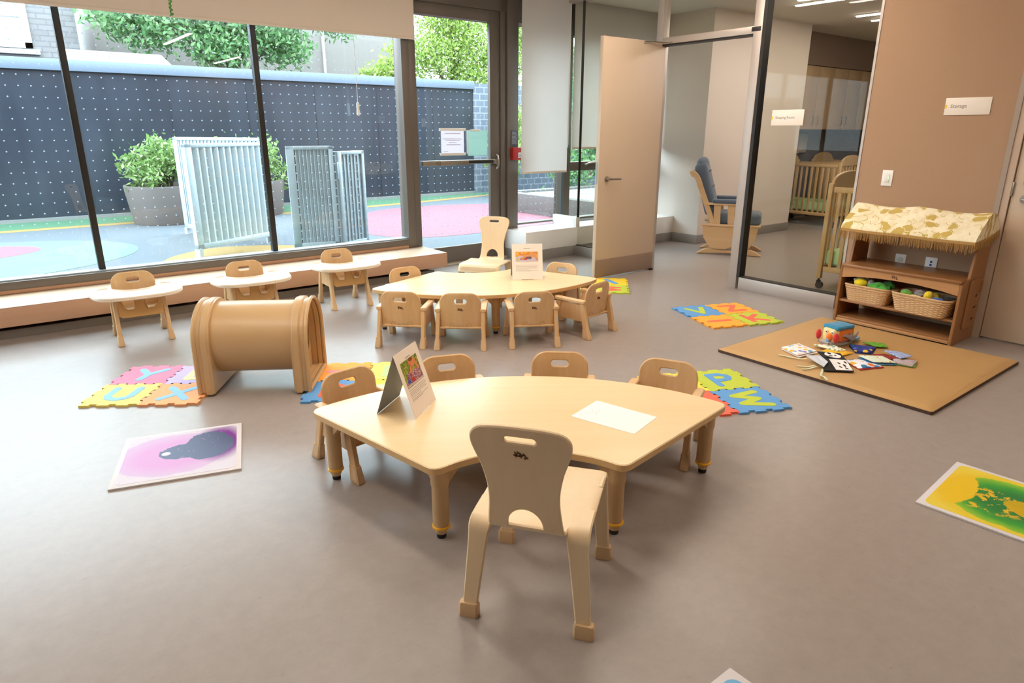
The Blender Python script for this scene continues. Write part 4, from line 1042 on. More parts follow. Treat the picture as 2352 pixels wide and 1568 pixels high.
def bld_green(nt, b):
    co = nt.coord(); n = nt.noise(co, 9, 5, .6)
    d = sdf(nt, co, .03, 0, .27, .215, .25, 9)
    gr = nt.ramp(d, [(.45, lin('#2f7a3f')), (.75, lin('#3f9a3c')), (.98, lin('#8fbf3a')), (1.08, lin('#e0c43a'))])
    ye = nt.ramp(nt.noise(co, 26, 6, .7), [(.53, K1), (.55, W1)])
    lf = nt.ramp(sdf(nt, co, -.21, .0, .10, .20, .5, 12), [(.9, W1), (.95, K1)])
    c = nt.mix(nt.math('MULTIPLY', ye, nt.ramp(sdf(nt, co, -.06, -.03, .16, .12, .3, 14), [(.8, W1), (1, K1)])), gr, lin('#d9b02c'))
    c = nt.mix(lf, c, lin('#e3bd2b'))
    ol = nt.ramp(sdf(nt, co, .16, .0, .19, .095, .28, 7), [(.92, W1), (.94, K1)]); c = nt.mix(ol, c, nt.mix(n, lin('#a49c1c'), lin('#d9a526')))
    wh = nt.ramp(sdf(nt, co, .13, .0, .024, .018, .1, 20), [(.9, W1), (1, K1)]); c = nt.mix(wh, c, lin('#d8d690'))
    ed = nt.ramp(sdf(nt, co, 0, 0, .34, .34, .05, 5), [(.68, K1), (.8, W1)]); c = nt.mix(nt.math('MULTIPLY', ed, .5), c, lin('#e8d45a'))
    nt.link(c, b.inputs['Base Color'])
def bld_blue(nt, b):
    nt.link(nt.mix(nt.noise(nt.coord(), 9, 5, .6), lin('#4f9fd6'), lin('#8fc4e6')), b.inputs['Base Color'])
art('purple_liquid', 'white bordered floor panel with purple and grey swirls, left of the front table', [(.189, 2.990), (.690, 2.838), (.828, 3.340), (.325, 3.492)], bld_purple)
art('green_liquid', 'white bordered floor panel with yellow and green swirls at the right edge', [(2.770, .876), (2.803, .357), (3.322, .390), (3.289, .909)], bld_green)
art('blue_liquid', 'white bordered blue floor panel peeping in at the bottom edge', [(.894, .293), (1.414, .293), (1.414, .813), (.894, .813)], bld_blue)

# ------------------------------------------------------------------ tan play mat
mt = thing('play_mat', 'large tan padded play mat on the floor before the shelf', 'mat', (4.455, 1.88, 0))
M_mat = mat('tan_vinyl_mat', '#c09863', .5, bump=(120, .1)); M_matd = mat('mat_dark_edge', '#4d3524', .7)
MW, MH = .672, .674
def mat_top(u, v):
    k = min(MW - abs(u), MH - abs(v)); e = min(1, max(0, k / .03))
    w = noise.noise(Vector((u * 2.3, v * 2.3, 1))) * .006 + noise.noise(Vector((u * 7, v * 7, 3))) * .0022
    return Vector((u, v, .017 + .012 * (1 - (1 - e) ** 2) + w * e))
MB().plate(rrect(-MW, -MH, MW, MH, .012), t=.004, fn=mat_top, grid=.03).build('mat_cover', M_mat, mt)
MB().plate(rrect(-MW - .003, -MH - .003, MW + .003, MH + .003, .012), t=.018, fn=lambda u, v: Vector((u, v, .0092))).build('mat_base', M_matd, mt)
MB().box(-MW + .0, MH - .10, .004, -MW - .002, MH - .06, .013).build('care_tag', M_white, mt)
ZM = .030
# ------------------------------------------------------------------ market stand shelf
st = thing('market_stand', 'oak play market shelf with fringed leaf print canopy against the tan wall', 'shelf', (5.375, 2.05, 0))
M_oak = wood('stand_oak', '#a27247', '#83552f', 'Y', 1, .33, .6); M_oakz = wood('stand_oak_upright', '#a27247', '#83552f', 'Z', 1, .33, .6); M_oakl = wood('stand_apron', '#c69463', '#ad7a49', 'Y', 1, .35, .6)
XF, XB = -.195, .185
def sidepanel(sy):
    y = sy * .415
    L = [(XF, 0), (XB, 0), (XB, .80), (XB - .08, .80), (XB - .17, .80), (XF + .14, .62), (XF + .115, .47), (XF + .0, .44)]
    hol = [rrect(XB - .135, .15 + .085 * i, XB - .075, .168 + .085 * i, .008, 4) for i in range(3)]
    m = MB(); m.plate(L, hol, .022, lambda u, v: Vector((u, y, v)), 0, .004); m.build('side_panel', M_oakz, st)
    m = MB(); m.plate(rrect(XF + .12, .10, XB - .05, .46, .03), hol, .010, lambda u, v: Vector((u, y + sy * .016, v)), 0, .003).box(XB - .075, y + sy * .016, .36, XB - .06, y + sy * .034, .44, .004); m.build('handle_board', M_oakz, st)
sidepanel(-1); sidepanel(1)
MB().box(XF + .01, -.404, .03, XB, .404, .052, .004).build('shelf', M_oak, st)
MB().box(XF + .0, -.404, .012, XF + .018, .404, .035, .004).build('kick_rail', M_oakl, st)
MB().box(XF + .01, -.404, .168, XB, .404, .186, .004).build('shelf', M_oak, st)
MB().box(XF - .012, -.418, .445, XB, .418, .468, .006).build('counter_top', M_oak, st)
m = MB(); m.plate([(-.404, .36), (-.30, .378), (-.15, .392), (0, .396), (.15, .392), (.30, .378), (.404, .36), (.404, .445), (-.404, .445)], t=.016, fn=lambda u, v: Vector((XF + .01, -u, v)))
ap = m.build('apron', M_oakl, st)
m = MB(); strokes(m, [[(x * .8, y * .8) for x, y in p] for p in EMB], .0018, .0008, lambda u, v: Vector((XF + .0015, -u + .02, v + .418))); m.build('emblem', M_burn, ap, smooth=False)
def bld_leaf(nt, b):
    co = nt.coord(); v = nt.new('ShaderNodeTexVoronoi', i_Scale=15.0, i_Randomness=.85); v.feature = 'F1'; v.voronoi_dimensions = '2D'
    wv = nt.new('ShaderNodeMapping'); wv.inputs['Scale'].default_value = (1.15, .85, 1.0); nt.link(co, wv.inputs[0])
    n = nt.noise(co, 16, 3, .6); ad = nt.new('ShaderNodeMix', data_type='VECTOR'); ad.inputs[0].default_value = .10; nt.link(wv.outputs[0], ad.inputs[4]); 
    nn = nt.new('ShaderNodeTexNoise', i_Scale=9); nt.link(co, nn.inputs[0]); nt.link(nn.outputs['Color'], ad.inputs[5]); nt.link(ad.outputs[1], v.inputs['Vector'])
    sp = nt.new('ShaderNodeSeparateColor'); nt.link(v.outputs['Color'], sp.inputs[0])
    pick = nt.math('GREATER_THAN', sp.outputs[0], .45); near = nt.math('LESS_THAN', v.outputs['Distance'], .37)
    leaf = nt.math('MULTIPLY', pick, near)
    edge = nt.math('MULTIPLY', nt.math('LESS_THAN', nt.math('ABSOLUTE', nt.math('SUBTRACT', v.outputs['Distance'], .43)), .022), nt.math('GREATER_THAN', n, .5))
    base = nt.mix(nt.ramp(n, [(.4, K1), (.6, W1)]), lin('#f2e6c6'), lin('#e8d8b0'))
    c = nt.mix(leaf, base, lin('#c4a653')); c = nt.mix(edge, c, lin('#b9a03c')); nt.link(c, b.inputs['Base Color'])
M_leafc = mat('leaf_print_cloth', '#ead6a6', .85, build=bld_leaf, sheen=.2)
cnp = st
CW = .455
sec = smoothpts([(-.225, .735), (-.215, .765), (-.15, .825), (-.04, .905), (.0, .918), (.06, .905), (.15, .845), (.185, .80), (.19, .77)], 5)
def canopy_fn(u, v):
    n = len(sec) - 1; k = max(0, min(n - 1e-6, v * n)); i = int(k); p = sec[i].lerp(sec[i + 1], k - i)
    sag = -.012 * sin(pi * (u / CW + 1) * 1.0) ** 2 + .006 * noise.noise(Vector((u * 6, v * 3, 2)))
    flare = 1 + .04 * (1 - abs(.5 - v) * 2) * 0
    return Vector((p.x, u * flare, p.y + sag * (.3 + sin(pi * v))))
m = MB(); NU, NV = 40, 30
m.rings([[canopy_fn(-CW + 2 * CW * j / NU, i / NV) for j in range(NU + 1)] + [canopy_fn(-CW + 2 * CW * j / NU, i / NV) - Vector((0, 0, .006)) for j in range(NU, -1, -1)] for i in range(NV + 1)])
for s in (-1, 1):     # end gables of the canopy
    P = [(p.x, p.y - .003) for p in sec] 
    m.plate(P, t=.005, fn=lambda u, v, s=s: Vector((u, s * (CW - .004), v)))
cv = m.build('canopy', M_leafc, st)
M_fr = mat('gold_fringe', '#ac8347', .8, build=lambda nt, b: nt.link(nt.mix(nt.noise(nt.coord('Object', (120, 120, 6)), 2, 3), lin('#8f6730'), lin('#c39a5c')), b.inputs['Base Color']))
rnd = random.Random(5); m = MB(); top = lambda u: canopy_fn(u, .02)
m.rings([[canopy_fn(u, 0) + Vector((-.004, 0, .006)), canopy_fn(u, 0) + Vector((-.006, 0, -.012)), canopy_fn(u, 0) + Vector((-.002, 0, -.012)), canopy_fn(u, 0) + Vector((0, 0, .006))] for u in [-CW + 2 * CW * j / 40 for j in range(41)]])
def strand(p, L):
    q = p + Vector((rnd.gauss(0, .004), rnd.gauss(0, .004), -L)); m.cyl(p, q, .0019, .0014, 4)
for i in range(210):
    u = -CW + 2 * CW * i / 209
    if abs(u - .02) < .006: continue
    strand(canopy_fn(u, 0) + Vector((-.004, 0, -.008)), .060 + rnd.gauss(0, .006))
for s in (-1, 1):
    for i in range(80):
        k = i / 79; p = Vector((-.222 + .41 * k, s * (CW + .001), .735 + .05 * k * k)); strand(p, .05 + rnd.gauss(0, .004))
    m.rings([[Vector((-.222 + .41 * k / 10, s * CW + d, .742 + .05 * (k / 10) ** 2 + z)) for d, z in ((-.002, 0), (.003, 0), (.003, -.018), (-.002, -.018))] for k in range(11)])
m.build('fringe', M_fr, cv, smooth=False)
m = MB().box(XB - .02, -.40, .77, XB, .40, .80, .003); m.build('back_rail', M_oak, st)

# wicker baskets
def bld_wick(nt, b):
    nt.link(nt.mix(nt.noise(nt.coord('Object', (40, 40, 160)), 1.5, 3), lin('#b98c5c'), lin('#e0be90')), b.inputs['Base Color'])
M_wick = mat('wicker', '#c08c54', .6, build=bld_wick)
def basket(label, x, y, w, d, h, rz):
    t = thing('wicker_basket', label, 'basket', (x, y, .187), rz, 'wicker baskets on the market stand')
    N, R = 160, 15; m = MB()
    per = [Vector(p) for p in rrect(-.5, -.5, .5, .5, .22, 8)]; Ls = [0]
    for i in range(len(per)): Ls.append(Ls[-1] + (per[(i + 1) % len(per)] - per[i]).length)
    def pt(k):
        s_ = k * Ls[-1]
        for i in range(len(per)):
            if s_ <= Ls[i + 1]: return per[i].lerp(per[(i + 1) % len(per)], (s_ - Ls[i]) / max(1e-9, Ls[i + 1] - Ls[i]))
        return per[0]
    P = [pt(i / N) for i in range(N)]; rg = []
    for j in range(R * 2 + 1):
        k = j / (R * 2); sc = .84 + .16 * k
        rg.append([(p.x * w * sc * (1 + .032 * cos(i * pi / 4 + pi * (j // 2 % 2)) * (1 if j % 2 else -.1)), p.y * d * sc * (1 + .026 * cos(i * pi / 4 + pi * (j // 2 % 2)) * (1 if j % 2 else -.1)), h * k + .006 * abs(p.x) ** 2 * 4 * k) for i, p in enumerate(P)])
    m.rings(rg, True, False)
    inn = [[(p.x * w * (.82 + .155 * k), p.y * d * (.82 + .155 * k), .008 + (h - .008) * k) for p in P] for k in (0, .5, 1)]
    m.rings(inn, True, False); m.build('basket_body', M_wick, t)
    m = MB(); m.tube([(p.x * w * .992, p.y * d * .992, h + .004 + .006 * abs(p.x) ** 2 * 4) for p in P], .0075, 8, close=True)
    m.tube([(p.x * w * .985, p.y * d * .985, h - .010) for p in P], .005, 6, close=True); m.build('rim', M_wick, t)
basket('wicker basket on the middle shelf nearest the partition, holding yellow and green toys', 5.275, 2.265, .20, .335, .115, 0)
basket('wicker basket on the middle shelf nearest the door, overflowing with small toys', 5.255, 1.867, .25, .40, .120, radians(-4))
def plush(label, x, y, z, r, col, amp, seed, name='plush_toy', cat='soft toy', rot=0):
    t = tag(MB().blob((0, 0, 0), r, 3, amp, 2.2, seed).build(name, mat('plush_' + col[1:], col, .9, sheen=.4)), label, cat, 'toys in the wicker baskets')
    t.location = (x, y, z); t.rotation_euler = (0, 0, rot)
plush('bright yellow plush ball in the left basket', 5.235, 2.325, .330, (.045, .050, .038), '#f0d515', .10, 1)
plush('white frilled plush edge behind the yellow ball', 5.265, 2.345, .335, (.035, .045, .035), '#e9e3d6', .35, 2)
plush('grey plush tail beside the yellow ball', 5.245, 2.255, .325, (.03, .022, .040), '#a09a9c', .25, 3)
plush('large green plush leaf shape in the left basket', 5.225, 2.185, .320, (.045, .075, .035), '#3f9b2c', .45, 4)
plush('dark green plush corner at the right of the left basket', 5.275, 2.145, .332, (.03, .05, .03), '#2f8a2a', .4, 9)
plush('green plush toy at the left end of the right basket', 5.215, 1.985, .318, (.03, .040, .022), '#6da83c', .35, 5)
plush('brown plush toy among the right basket toys', 5.265, 1.925, .322, (.03, .045, .03), '#7c4d34', .4, 6)
plush('grey plush toy among the right basket toys', 5.225, 1.895, .325, (.03, .04, .028), '#8d8282', .45, 7)
plush('small yellow plush chick in the right basket', 5.19, 1.83, .325, (.026, .028, .036), '#e8c81c', .15, 8)
plush('olive yellow plush toy behind the yellow chick', 5.24, 1.80, .318, (.03, .03, .030), '#b3a21e', .2, 10)
plush('blue plush toy at the rim of the right basket', 5.185, 1.765, .310, (.02, .035, .016), '#2f5aa6', .3, 11)
plush('dark plush toy at the door end of the right basket', 5.26, 1.72, .312, (.03, .05, .02), '#3a302c', .35, 12)
plush('pale yellow cloth toy at the front of the right basket', 5.175, 1.91, .306, (.016, .05, .014), '#e9dc8a', .3, 13)

# ------------------------------------------------------------------ toys on the mat
def dots(bg, cols, sc, r=.30):
    def f(nt, b):
        v = nt.new('ShaderNodeTexVoronoi', i_Scale=sc, i_Randomness=.75); nt.link(nt.coord(), v.inputs['Vector'])
        sp = nt.new('ShaderNodeSeparateColor'); nt.link(v.outputs['Color'], sp.inputs[0])
        c = nt.ramp(sp.outputs[1], [(i / len(cols), lin(c_)) for i, c_ in enumerate(cols)], 'CONSTANT')
        nt.link(nt.mix(nt.math('LESS_THAN', v.outputs['Distance'], r), lin(bg), c), b.inputs['Base Color'])
    return f
def cloth(name, label, cat, P, h, m, under=None, seed=0, grp='cloth books on the play mat', fold=.012, z=ZM):
    """padded fabric square, corners P in order; soft wavy surface"""
    cx = sum(p[0] for p in P) / 4; cy = sum(p[1] for p in P) / 4
    Q = [Vector((p[0] - cx, p[1] - cy)) for p in P]
    t = thing(name, label, cat, (cx, cy, z + .002), 0, grp)
    def fn(u, v):
        p = Q[0].lerp(Q[1], u).lerp(Q[3].lerp(Q[2], u), v)
        e = 4 * u * (1 - u) * 4 * v * (1 - v)
        w = noise.noise(Vector((u * 2.1 + seed, v * 2.1, seed))) * fold
        return Vector((p.x, p.y, h + abs(w) + .004 * min(1, e * 2)))
    MB().plate(rrect(0, 0, 1, 1, .04, 3), t=.004, fn=fn, grid=.08).build('cover', m, t)
    if under:
        f2 = lambda u, v: fn(u, v) * 1.0 + Vector(((u - .5) * .012, (v - .5) * .012 - .006, -.006 - (fn(u, v).z - .006) * .5 if fn(u, v).z > .012 else -.005))
        MB().plate(rrect(0, 0, 1, 1, .04, 3), t=.004, fn=f2, grid=.1).build('back_page', under, t)
    return t
cl = lambda n, c, **k: mat('cloth_' + n, c, .85, **k)
M_clothdots = cl('dots', '#f1efec', build=dots('#f2efec', ['#e9b53a', '#5b73c4', '#6fa6c9', '#ecc7be', '#8a7fc0'], 22, .36))
cloth('cloth_square', 'white cloth square with blue and yellow dots, nearest the mat corner', 'cloth book', [(4.02, 2.111), (4.204, 2.084), (4.266, 2.243), (4.092, 2.271)], .012, M_clothdots, cl('white_hem', '#eee5e2'), 1)
cloth('cloth_square', 'yellow cloth square folded under a patterned leaf, in front of the parrot', 'cloth book', [(4.256, 1.937), (4.373, 1.92), (4.345, 2.07), (4.245, 2.069)], .008, cl('yellow', '#eebb2f'), None, 2)
cloth('cloth_leaf', 'cream patterned cloth leaf lying on the yellow square', 'cloth book', [(4.293, 1.99), (4.363, 1.961), (4.405, 2.092), (4.302, 2.162)], .018, cl('leafy', '#efe7c8', build=dots('#f3ecd2', ['#d9b84a', '#88a866', '#d98a6a', '#6fa6b9'], 40, .38)), None, 3)
cloth('cloth_square', 'navy cloth square with yellow and teal dots beside the parrot', 'cloth book', [(4.405, 1.929), (4.453, 1.85), (4.603, 1.878), (4.529, 2.023)], .012, cl('navy', '#2f3f98', build=dots('#303f96', ['#e6c23c', '#3f8fa8', '#5a4aa0'], 18, .27)), cl('navy_back', '#232c70'), 4)
cloth('cloth_square', 'bright green cloth flap at the far side of the toys', 'cloth book', [(4.617, 1.885), (4.675, 1.832), (4.734, 1.883), (4.65, 1.995)], .012, cl('green', '#6cab35', build=dots('#6cab35', ['#86c24c', '#5a9a2a'], 50, .3)), None, 5)
cloth('cloth_square', 'white cloth square with red back and orange dots, nearest the panda', 'cloth book', [(4.089, 1.746), (4.246, 1.676), (4.263, 1.829), (4.172, 1.876)], .010, cl('spots', '#eceaf0', build=dots('#ecebf2', ['#e5763a', '#3f86c0', '#f0b84a', '#5b73c4'], 17, .38)), cl('red', '#b82f2c'), 6)
cloth('cloth_square', 'pale mint cloth square printed with small flowers', 'cloth book', [(4.256, 1.735), (4.357, 1.643), (4.421, 1.755), (4.308, 1.857)], .020, cl('mint', '#dbe6d2', build=dots('#dfe9d6', ['#4f9fc0', '#e58a5f', '#5a4a90', '#d9d97a'], 34, .26)), cl('teal', '#3f7fa8'), 7, fold=.008)
cloth('cloth_square', 'dark red cloth square under the blue striped one', 'cloth book', [(4.414, 1.712), (4.463, 1.66), (4.491, 1.78), (4.42, 1.819)], .014, cl('darkred', '#8f2c22'), None, 8)
def bld_str(nt, b):
    w = nt.new('ShaderNodeTexWave', i_Scale=22, i_Distortion=6); nt.link(nt.coord(), w.inputs[0]); nt.link(nt.ramp(w.outputs[1], [(.4, lin('#5f7fc4')), (.6, lin('#c9d3ea'))]), b.inputs['Base Color'])
cloth('cloth_square', 'blue and white wavy striped cloth square at the right of the toys', 'cloth book', [(4.447, 1.657), (4.557, 1.626), (4.583, 1.734), (4.53, 1.80)], .026, cl('stripes', '#8ea4d6', build=bld_str), None, 9, fold=.008)
cloth('cloth_square', 'grey mauve cloth square with a green edge at the right end', 'cloth book', [(4.38, 1.647), (4.397, 1.56), (4.537, 1.587), (4.443, 1.706)], .009, cl('mauve', '#b7a6ab'), cl('green_hem', '#6f9a3a'), 10)
# black and white panda cloth book with ribbons
pd = thing('cloth_book', 'black and white cloth book with a bear face and trailing pale ribbons', 'cloth book', (4.08, 1.91, ZM + .002))
def quad_fn(P, h, seed, o=(4.08, 1.91)):
    Q = [Vector((p[0] - o[0], p[1] - o[1])) for p in P]
    def fn(u, v):
        p = Q[0].lerp(Q[1], u).lerp(Q[3].lerp(Q[2], u), v); return Vector((p.x, p.y, h + .010 * abs(noise.noise(Vector((u * 1.7 + seed, v * 1.7, seed))))))
    return fn
sq = rrect(0, 0, 1, 1, .03, 3)
M_blk = cl('black', '#1d1a1c'); M_wh = cl('white', '#f1ece9')
f1 = quad_fn([(4.102, 1.984), (4.150, 1.855), (4.252, 1.948), (4.168, 2.062)], .018, 1)
m = MB(); m.plate(sq, t=.006, fn=f1, grid=.1); pg = m.build('page', M_blk, pd)
up = lambda f, d: (lambda u, v: f(u, v) + Vector((0, 0, d)))
m = MB(); m.plate(ellipse(.55, .52, .34, .40, 24), t=.0015, fn=up(f1, .0042), grid=.1); fc = m.build('bear_face', M_wh, pg)
m = MB(); [m.plate(ellipse(a, b, .085, .11, 14), t=.0015, fn=up(f1, .0056)) for a, b in ((.45, .72), (.42, .36))]; m.plate(ellipse(.66, .53, .05, .08, 12), t=.0015, fn=up(f1, .0056)); m.build('bear_eyes', M_blk, fc)
f2 = quad_fn([(3.880, 1.862), (4.000, 1.733), (4.172, 1.868), (4.085, 1.985)], .010, 2)
m = MB(); m.plate(sq, t=.008, fn=f2, grid=.1); p2 = m.build('page', M_blk, pd)
m = MB(); m.plate([(.42, .03), (.97, .03), (.97, .97), (.30, .97)], t=.0015, fn=up(f2, .0052), grid=.1); wp = m.build('white_panel', M_wh, p2)
m = MB(); [m.plate(ellipse(a, b, .035, .09, 12, .4), t=.0012, fn=up(f2, .0066)) for a, b in ((.62, .3), (.78, .42), (.62, .62), (.80, .18), (.86, .66))]; m.build('print_marks', M_blk, wp)
f3 = quad_fn([(3.905, 1.874), (4.0, 1.90), (4.089, 1.994), (4.015, 2.053)], .026, 3)
MB().plate(sq, t=.005, fn=f3, grid=.1).build('flap', cl('pale_grey', '#cdd0da'), pd)
M_rib = cl('ribbon', '#d3d8b4')
for i, L in enumerate(([(3.955, 2.209), (3.968, 2.165), (3.985, 2.10), (3.99, 2.07), (4.012, 2.045)], [(3.852, 2.016), (3.881, 1.972), (3.91, 1.955), (3.936, 1.944)], [(3.815, 1.964), (3.85, 1.945), (3.92, 1.927)], [(3.905, 1.880), (3.86, 1.86), (3.801, 1.834), (3.795, 1.812), (3.788, 1.804), (3.759, 1.773)])):
    P = smoothpts([(x - 4.08, y - 1.91, .005 + .012 * max(0, (k / (len(L) - 1)) - .5) if i != 3 else .005 + .012 * max(0, .5 - k / (len(L) - 1))) for k, (x, y) in enumerate(L)], 5)
    d = Vector((L[-1][1] - L[0][1], L[0][0] - L[-1][0], 0)).normalized()
    MB().ribbon(P, tuple(d), .013, .002).build('ribbon', M_rib, pd)
# plush parrot on a grey rocking base
pr_ = thing('plush_parrot', 'orange plush parrot toy with red wings and blue top on the play mat', 'soft toy', (4.485, 2.095, ZM), radians(170))
# local +X is the head direction (towards the partition end), +Y faces the camera
M_o = cl('orange', '#ee7b24', sheen=.4); M_g = cl('grey_plush', '#a69c97', sheen=.4); M_b = cl('teal_blue', '#2f86ad', sheen=.3); M_r = cl('red_plush', '#d02a2b', sheen=.3); M_y = cl('cream_yellow', '#f3dc98', sheen=.3)
m = MB(); m.plate([tuple(p) for p in smoothpts([(-.115, .012), (-.06, .0), (.05, .0), (.10, .010), (.135, .04), (.10, .045), (0, .035), (-.10, .045)], 5, True)], t=.11, ch=.02, fn=lambda u, v: Vector((u, 0, v)), mi=0); m.build('rocker_base', M_g, pr_)
m = MB().box(-.092, -.060, .028, .052, .060, .130, .030, 4); m.build('body', M_o, pr_)
MB().box(.035, -.052, .030, .098, .052, .135, .024, 4).build('head', M_y, pr_)
m = MB().box(-.095, -.062, .122, -.01, .062, .150, .014, 3).box(-.015, -.062, .122, .085, .062, .152, .014, 3).blob((-.012, 0, .138), (.03, .058, .016), 2); m.build('blue_top', M_b, pr_)
hd = [o for o in COL.objects if o.parent == pr_ and o.name.startswith('head')][0]
MB().blob((.100, .015, .075), (.022, .024, .030), 2).build('beak', M_o, hd)
MB().blob((.108, .012, .055), (.014, .016, .020), 2).build('beak_tip', cl('sky_plush', '#7fb6e0'), hd)
m = MB(); m.blob((.100, .034, .112), (.004, .010, .013), 2).blob((.102, -.010, .112), (.004, .010, .013), 2); eo = m.build('eye', M_wh, hd)
m = MB(); m.blob((.1045, .033, .110), (.002, .005, .006), 1).blob((.1065, -.010, .110), (.002, .005, .006), 1); m.build('pupil', M_blk, eo)
for y, r in ((.058, .3), (-.070, -.3)):
    MB().blob((.088 if y > 0 else .10, y, .075), (.022, .016, .036), 2, .1).build('red_wing', M_r, pr_)
m = MB(); m.plate([tuple(p) for p in smoothpts([(.03, .085), (-.02, .065), (-.06, .040), (-.10, .05), (-.125, .10), (-.10, .085), (-.075, .075), (-.05, .10), (-.045, .078), (.0, .095)], 3, True)], t=.014, ch=.004, fn=lambda u, v: Vector((u, .068, v))); m.build('grey_wing', M_g, pr_)
MB().box(-.098, -.055, .04, -.088, .055, .125, .004).build('yellow_trim', cl('gold', '#edb62f'), pr_)
m = MB(); m.plate([tuple(p) for p in smoothpts([(-.09, -.03), (-.13, -.055), (-.19, -.05), (-.25, .0), (-.19, .03), (-.12, .045), (-.09, .03)], 4, True)], t=.016, ch=.005, fn=lambda u, v: Vector((u, v, .018 + .02 * (1 - min(1, (-.08 - u) / .15))))); m.build('blue_tail', cl('light_blue', '#579ccb', sheen=.3), pr_)

# ------------------------------------------------------------------ play tunnel
tn = thing('play_tunnel', 'tan moulded plastic crawl tunnel with arched ends standing on foam tiles', 'play tunnel', (1.145, 3.883, .012), radians(-33.5))
M_tan = mat('tan_plastic', '#c6a476', .34, spec=.5, bump=(350, .05))
def arch(hw, zc, top, z0, n=28):
    ry = top - zc
    return [(-hw, z0), (hw, z0)] + [(hw * cos(pi * i / n), zc + ry * sin(pi * i / n)) for i in range(n + 1)]
m = MB(); RP = .207; ZC = .278; n = 56; g1 = []
for x, r in ((-.235, RP), (.235, RP), (.235, RP - .012), (-.235, RP - .012)): g1.append([(x, r * cos(2 * pi * i / n), ZC + r * sin(2 * pi * i / n)) for i in range(n)])
m.rings(g1, loop=True); m.build('pipe', M_tan, tn)
circ = ellipse(0, ZC, RP - .012, RP - .012, 56)
for s in (-1, 1):
    m = MB(); X = lambda x: (lambda u, v: Vector((s * x, u, v)))
    m.plate(arch(.232, .275, .503, .004), [circ], .012, X(.228))
    O = arch(.238, .275, .508, .0); I = arch(.214, .275, .486, .020)
    m.plate(O, [I], .044, X(.250), ch=.008)
    m.plate(arch(.226, .275, .497, .006), [arch(.210, .275, .482, .022)], .024, X(.283))
    m.plate(O, [arch(.219, .275, .490, .020)], .026, X(.306), ch=.009)
    m.build('end_frame', M_tan, tn)

# ------------------------------------------------------------------ glider chair in the sleeping room
gd = thing('glider_chair', 'glider rocking chair with grey blue cushions inside the sleeping room doorway', 'chair', (7.22, 4.865, 0), atan2(-.85, .52) - pi / 2)
M_gw = wood('glider_wood', '#dcb78c', '#c79a69', 'Y', 1, .4, .5); M_gf = mat('slate_cushion', '#596575', .85, sheen=.3, bump=(180, .2))
def side(L, x, t_, ch=.006): return lambda m: m.plate(L, t=t_, fn=lambda u, v: Vector((x, u, v)), ch=ch)
for sx in (-1, 1):
    x = sx * .21
    m = MB(); m.plate([tuple(p) for p in smoothpts([(-.37, .004), (-.30, .004), (0, .02), (.30, .004), (.38, .004), (.37, .02), (.26, .075), (.10, .06), (-.10, .06), (-.24, .075), (-.35, .025)], 4, True)], t=.045, fn=lambda u, v: Vector((x, u, v)), ch=.008); m.build('base_runner', M_gw, gd)
    x2 = sx * .245
    m = MB(); m.plate([(-.32, .345), (-.30, .20), (-.22, .085), (-.16, .072), (-.03, .072), (.03, .100), (.10, .100), (.16, .075), (.23, .085), (.30, .20), (.32, .345)], t=.022, fn=lambda u, v: Vector((x2, u, v)), ch=.004); m.build('side_panel', M_gw, gd)
    MB().box(x2 - .026, -.345, .343, x2 + .026, .345, .372, .010).build('side_rail', M_gw, gd)
    P = smoothpts([(x2 * .98, -.205, .37), (x2 * .98, -.29, .58), (x2 * .98, -.375, .78), (x2 * .98, -.425, .90), (x2 * .98, -.475, .955), (x2 * .98, -.51, .94)], 5)
    MB().ribbon(P, (1, 0, 0), .030, [.060] * (len(P) - 6) + [.06, .064, .07, .074, .072, .06]).build('back_post', M_gw, gd)
    MB().box(x2 - .03, -.30, .595, x2 + .03, .15, .622, .008).build('arm_rail', M_gw, gd)
    for y in (-.15, .01, .12):
        m = MB(); m.plate([(y - .045, .37), (y + .03, .37), (y + .02, .60), (y - .06, .60)], t=.018, fn=lambda u, v: Vector((x2, u, v))); m.build('arm_slat', M_gw, gd)
    MB().box(x2 - .045, -.235, .615, x2 + .045, .16, .668, .024, 4).build('arm_pad', M_gf, gd)
MB().box(-.24, -.12, .08, .24, .12, .115, .006).box(-.24, -.30, .33, .24, .30, .36, .006).build('seat_deck', M_gw, gd)
m = MB(); m.box(-.225, -.27, .36, .225, .34, .505, .05, 4); m.build('seat_cushion', M_gf, gd)
MB().box(-.215, -.08, -.055, .215, .07, .58, .055, 5, M=T(0, -.245, .52) @ RX(radians(17)) @ T(0, 0, 0)).blob((0, -.40, 1.06), (.19, .075, .085), 3).build('back_cushion', M_gf, gd)
m = MB()
for zz in (.62, .80, .98):
    for xx in (-.09, .09): m.blob((xx, -.165 - (zz - .5) * .30, zz), (.012, .008, .012), 1)
m.build('button', mat('cushion_button', '#474f5c', .8), gd)

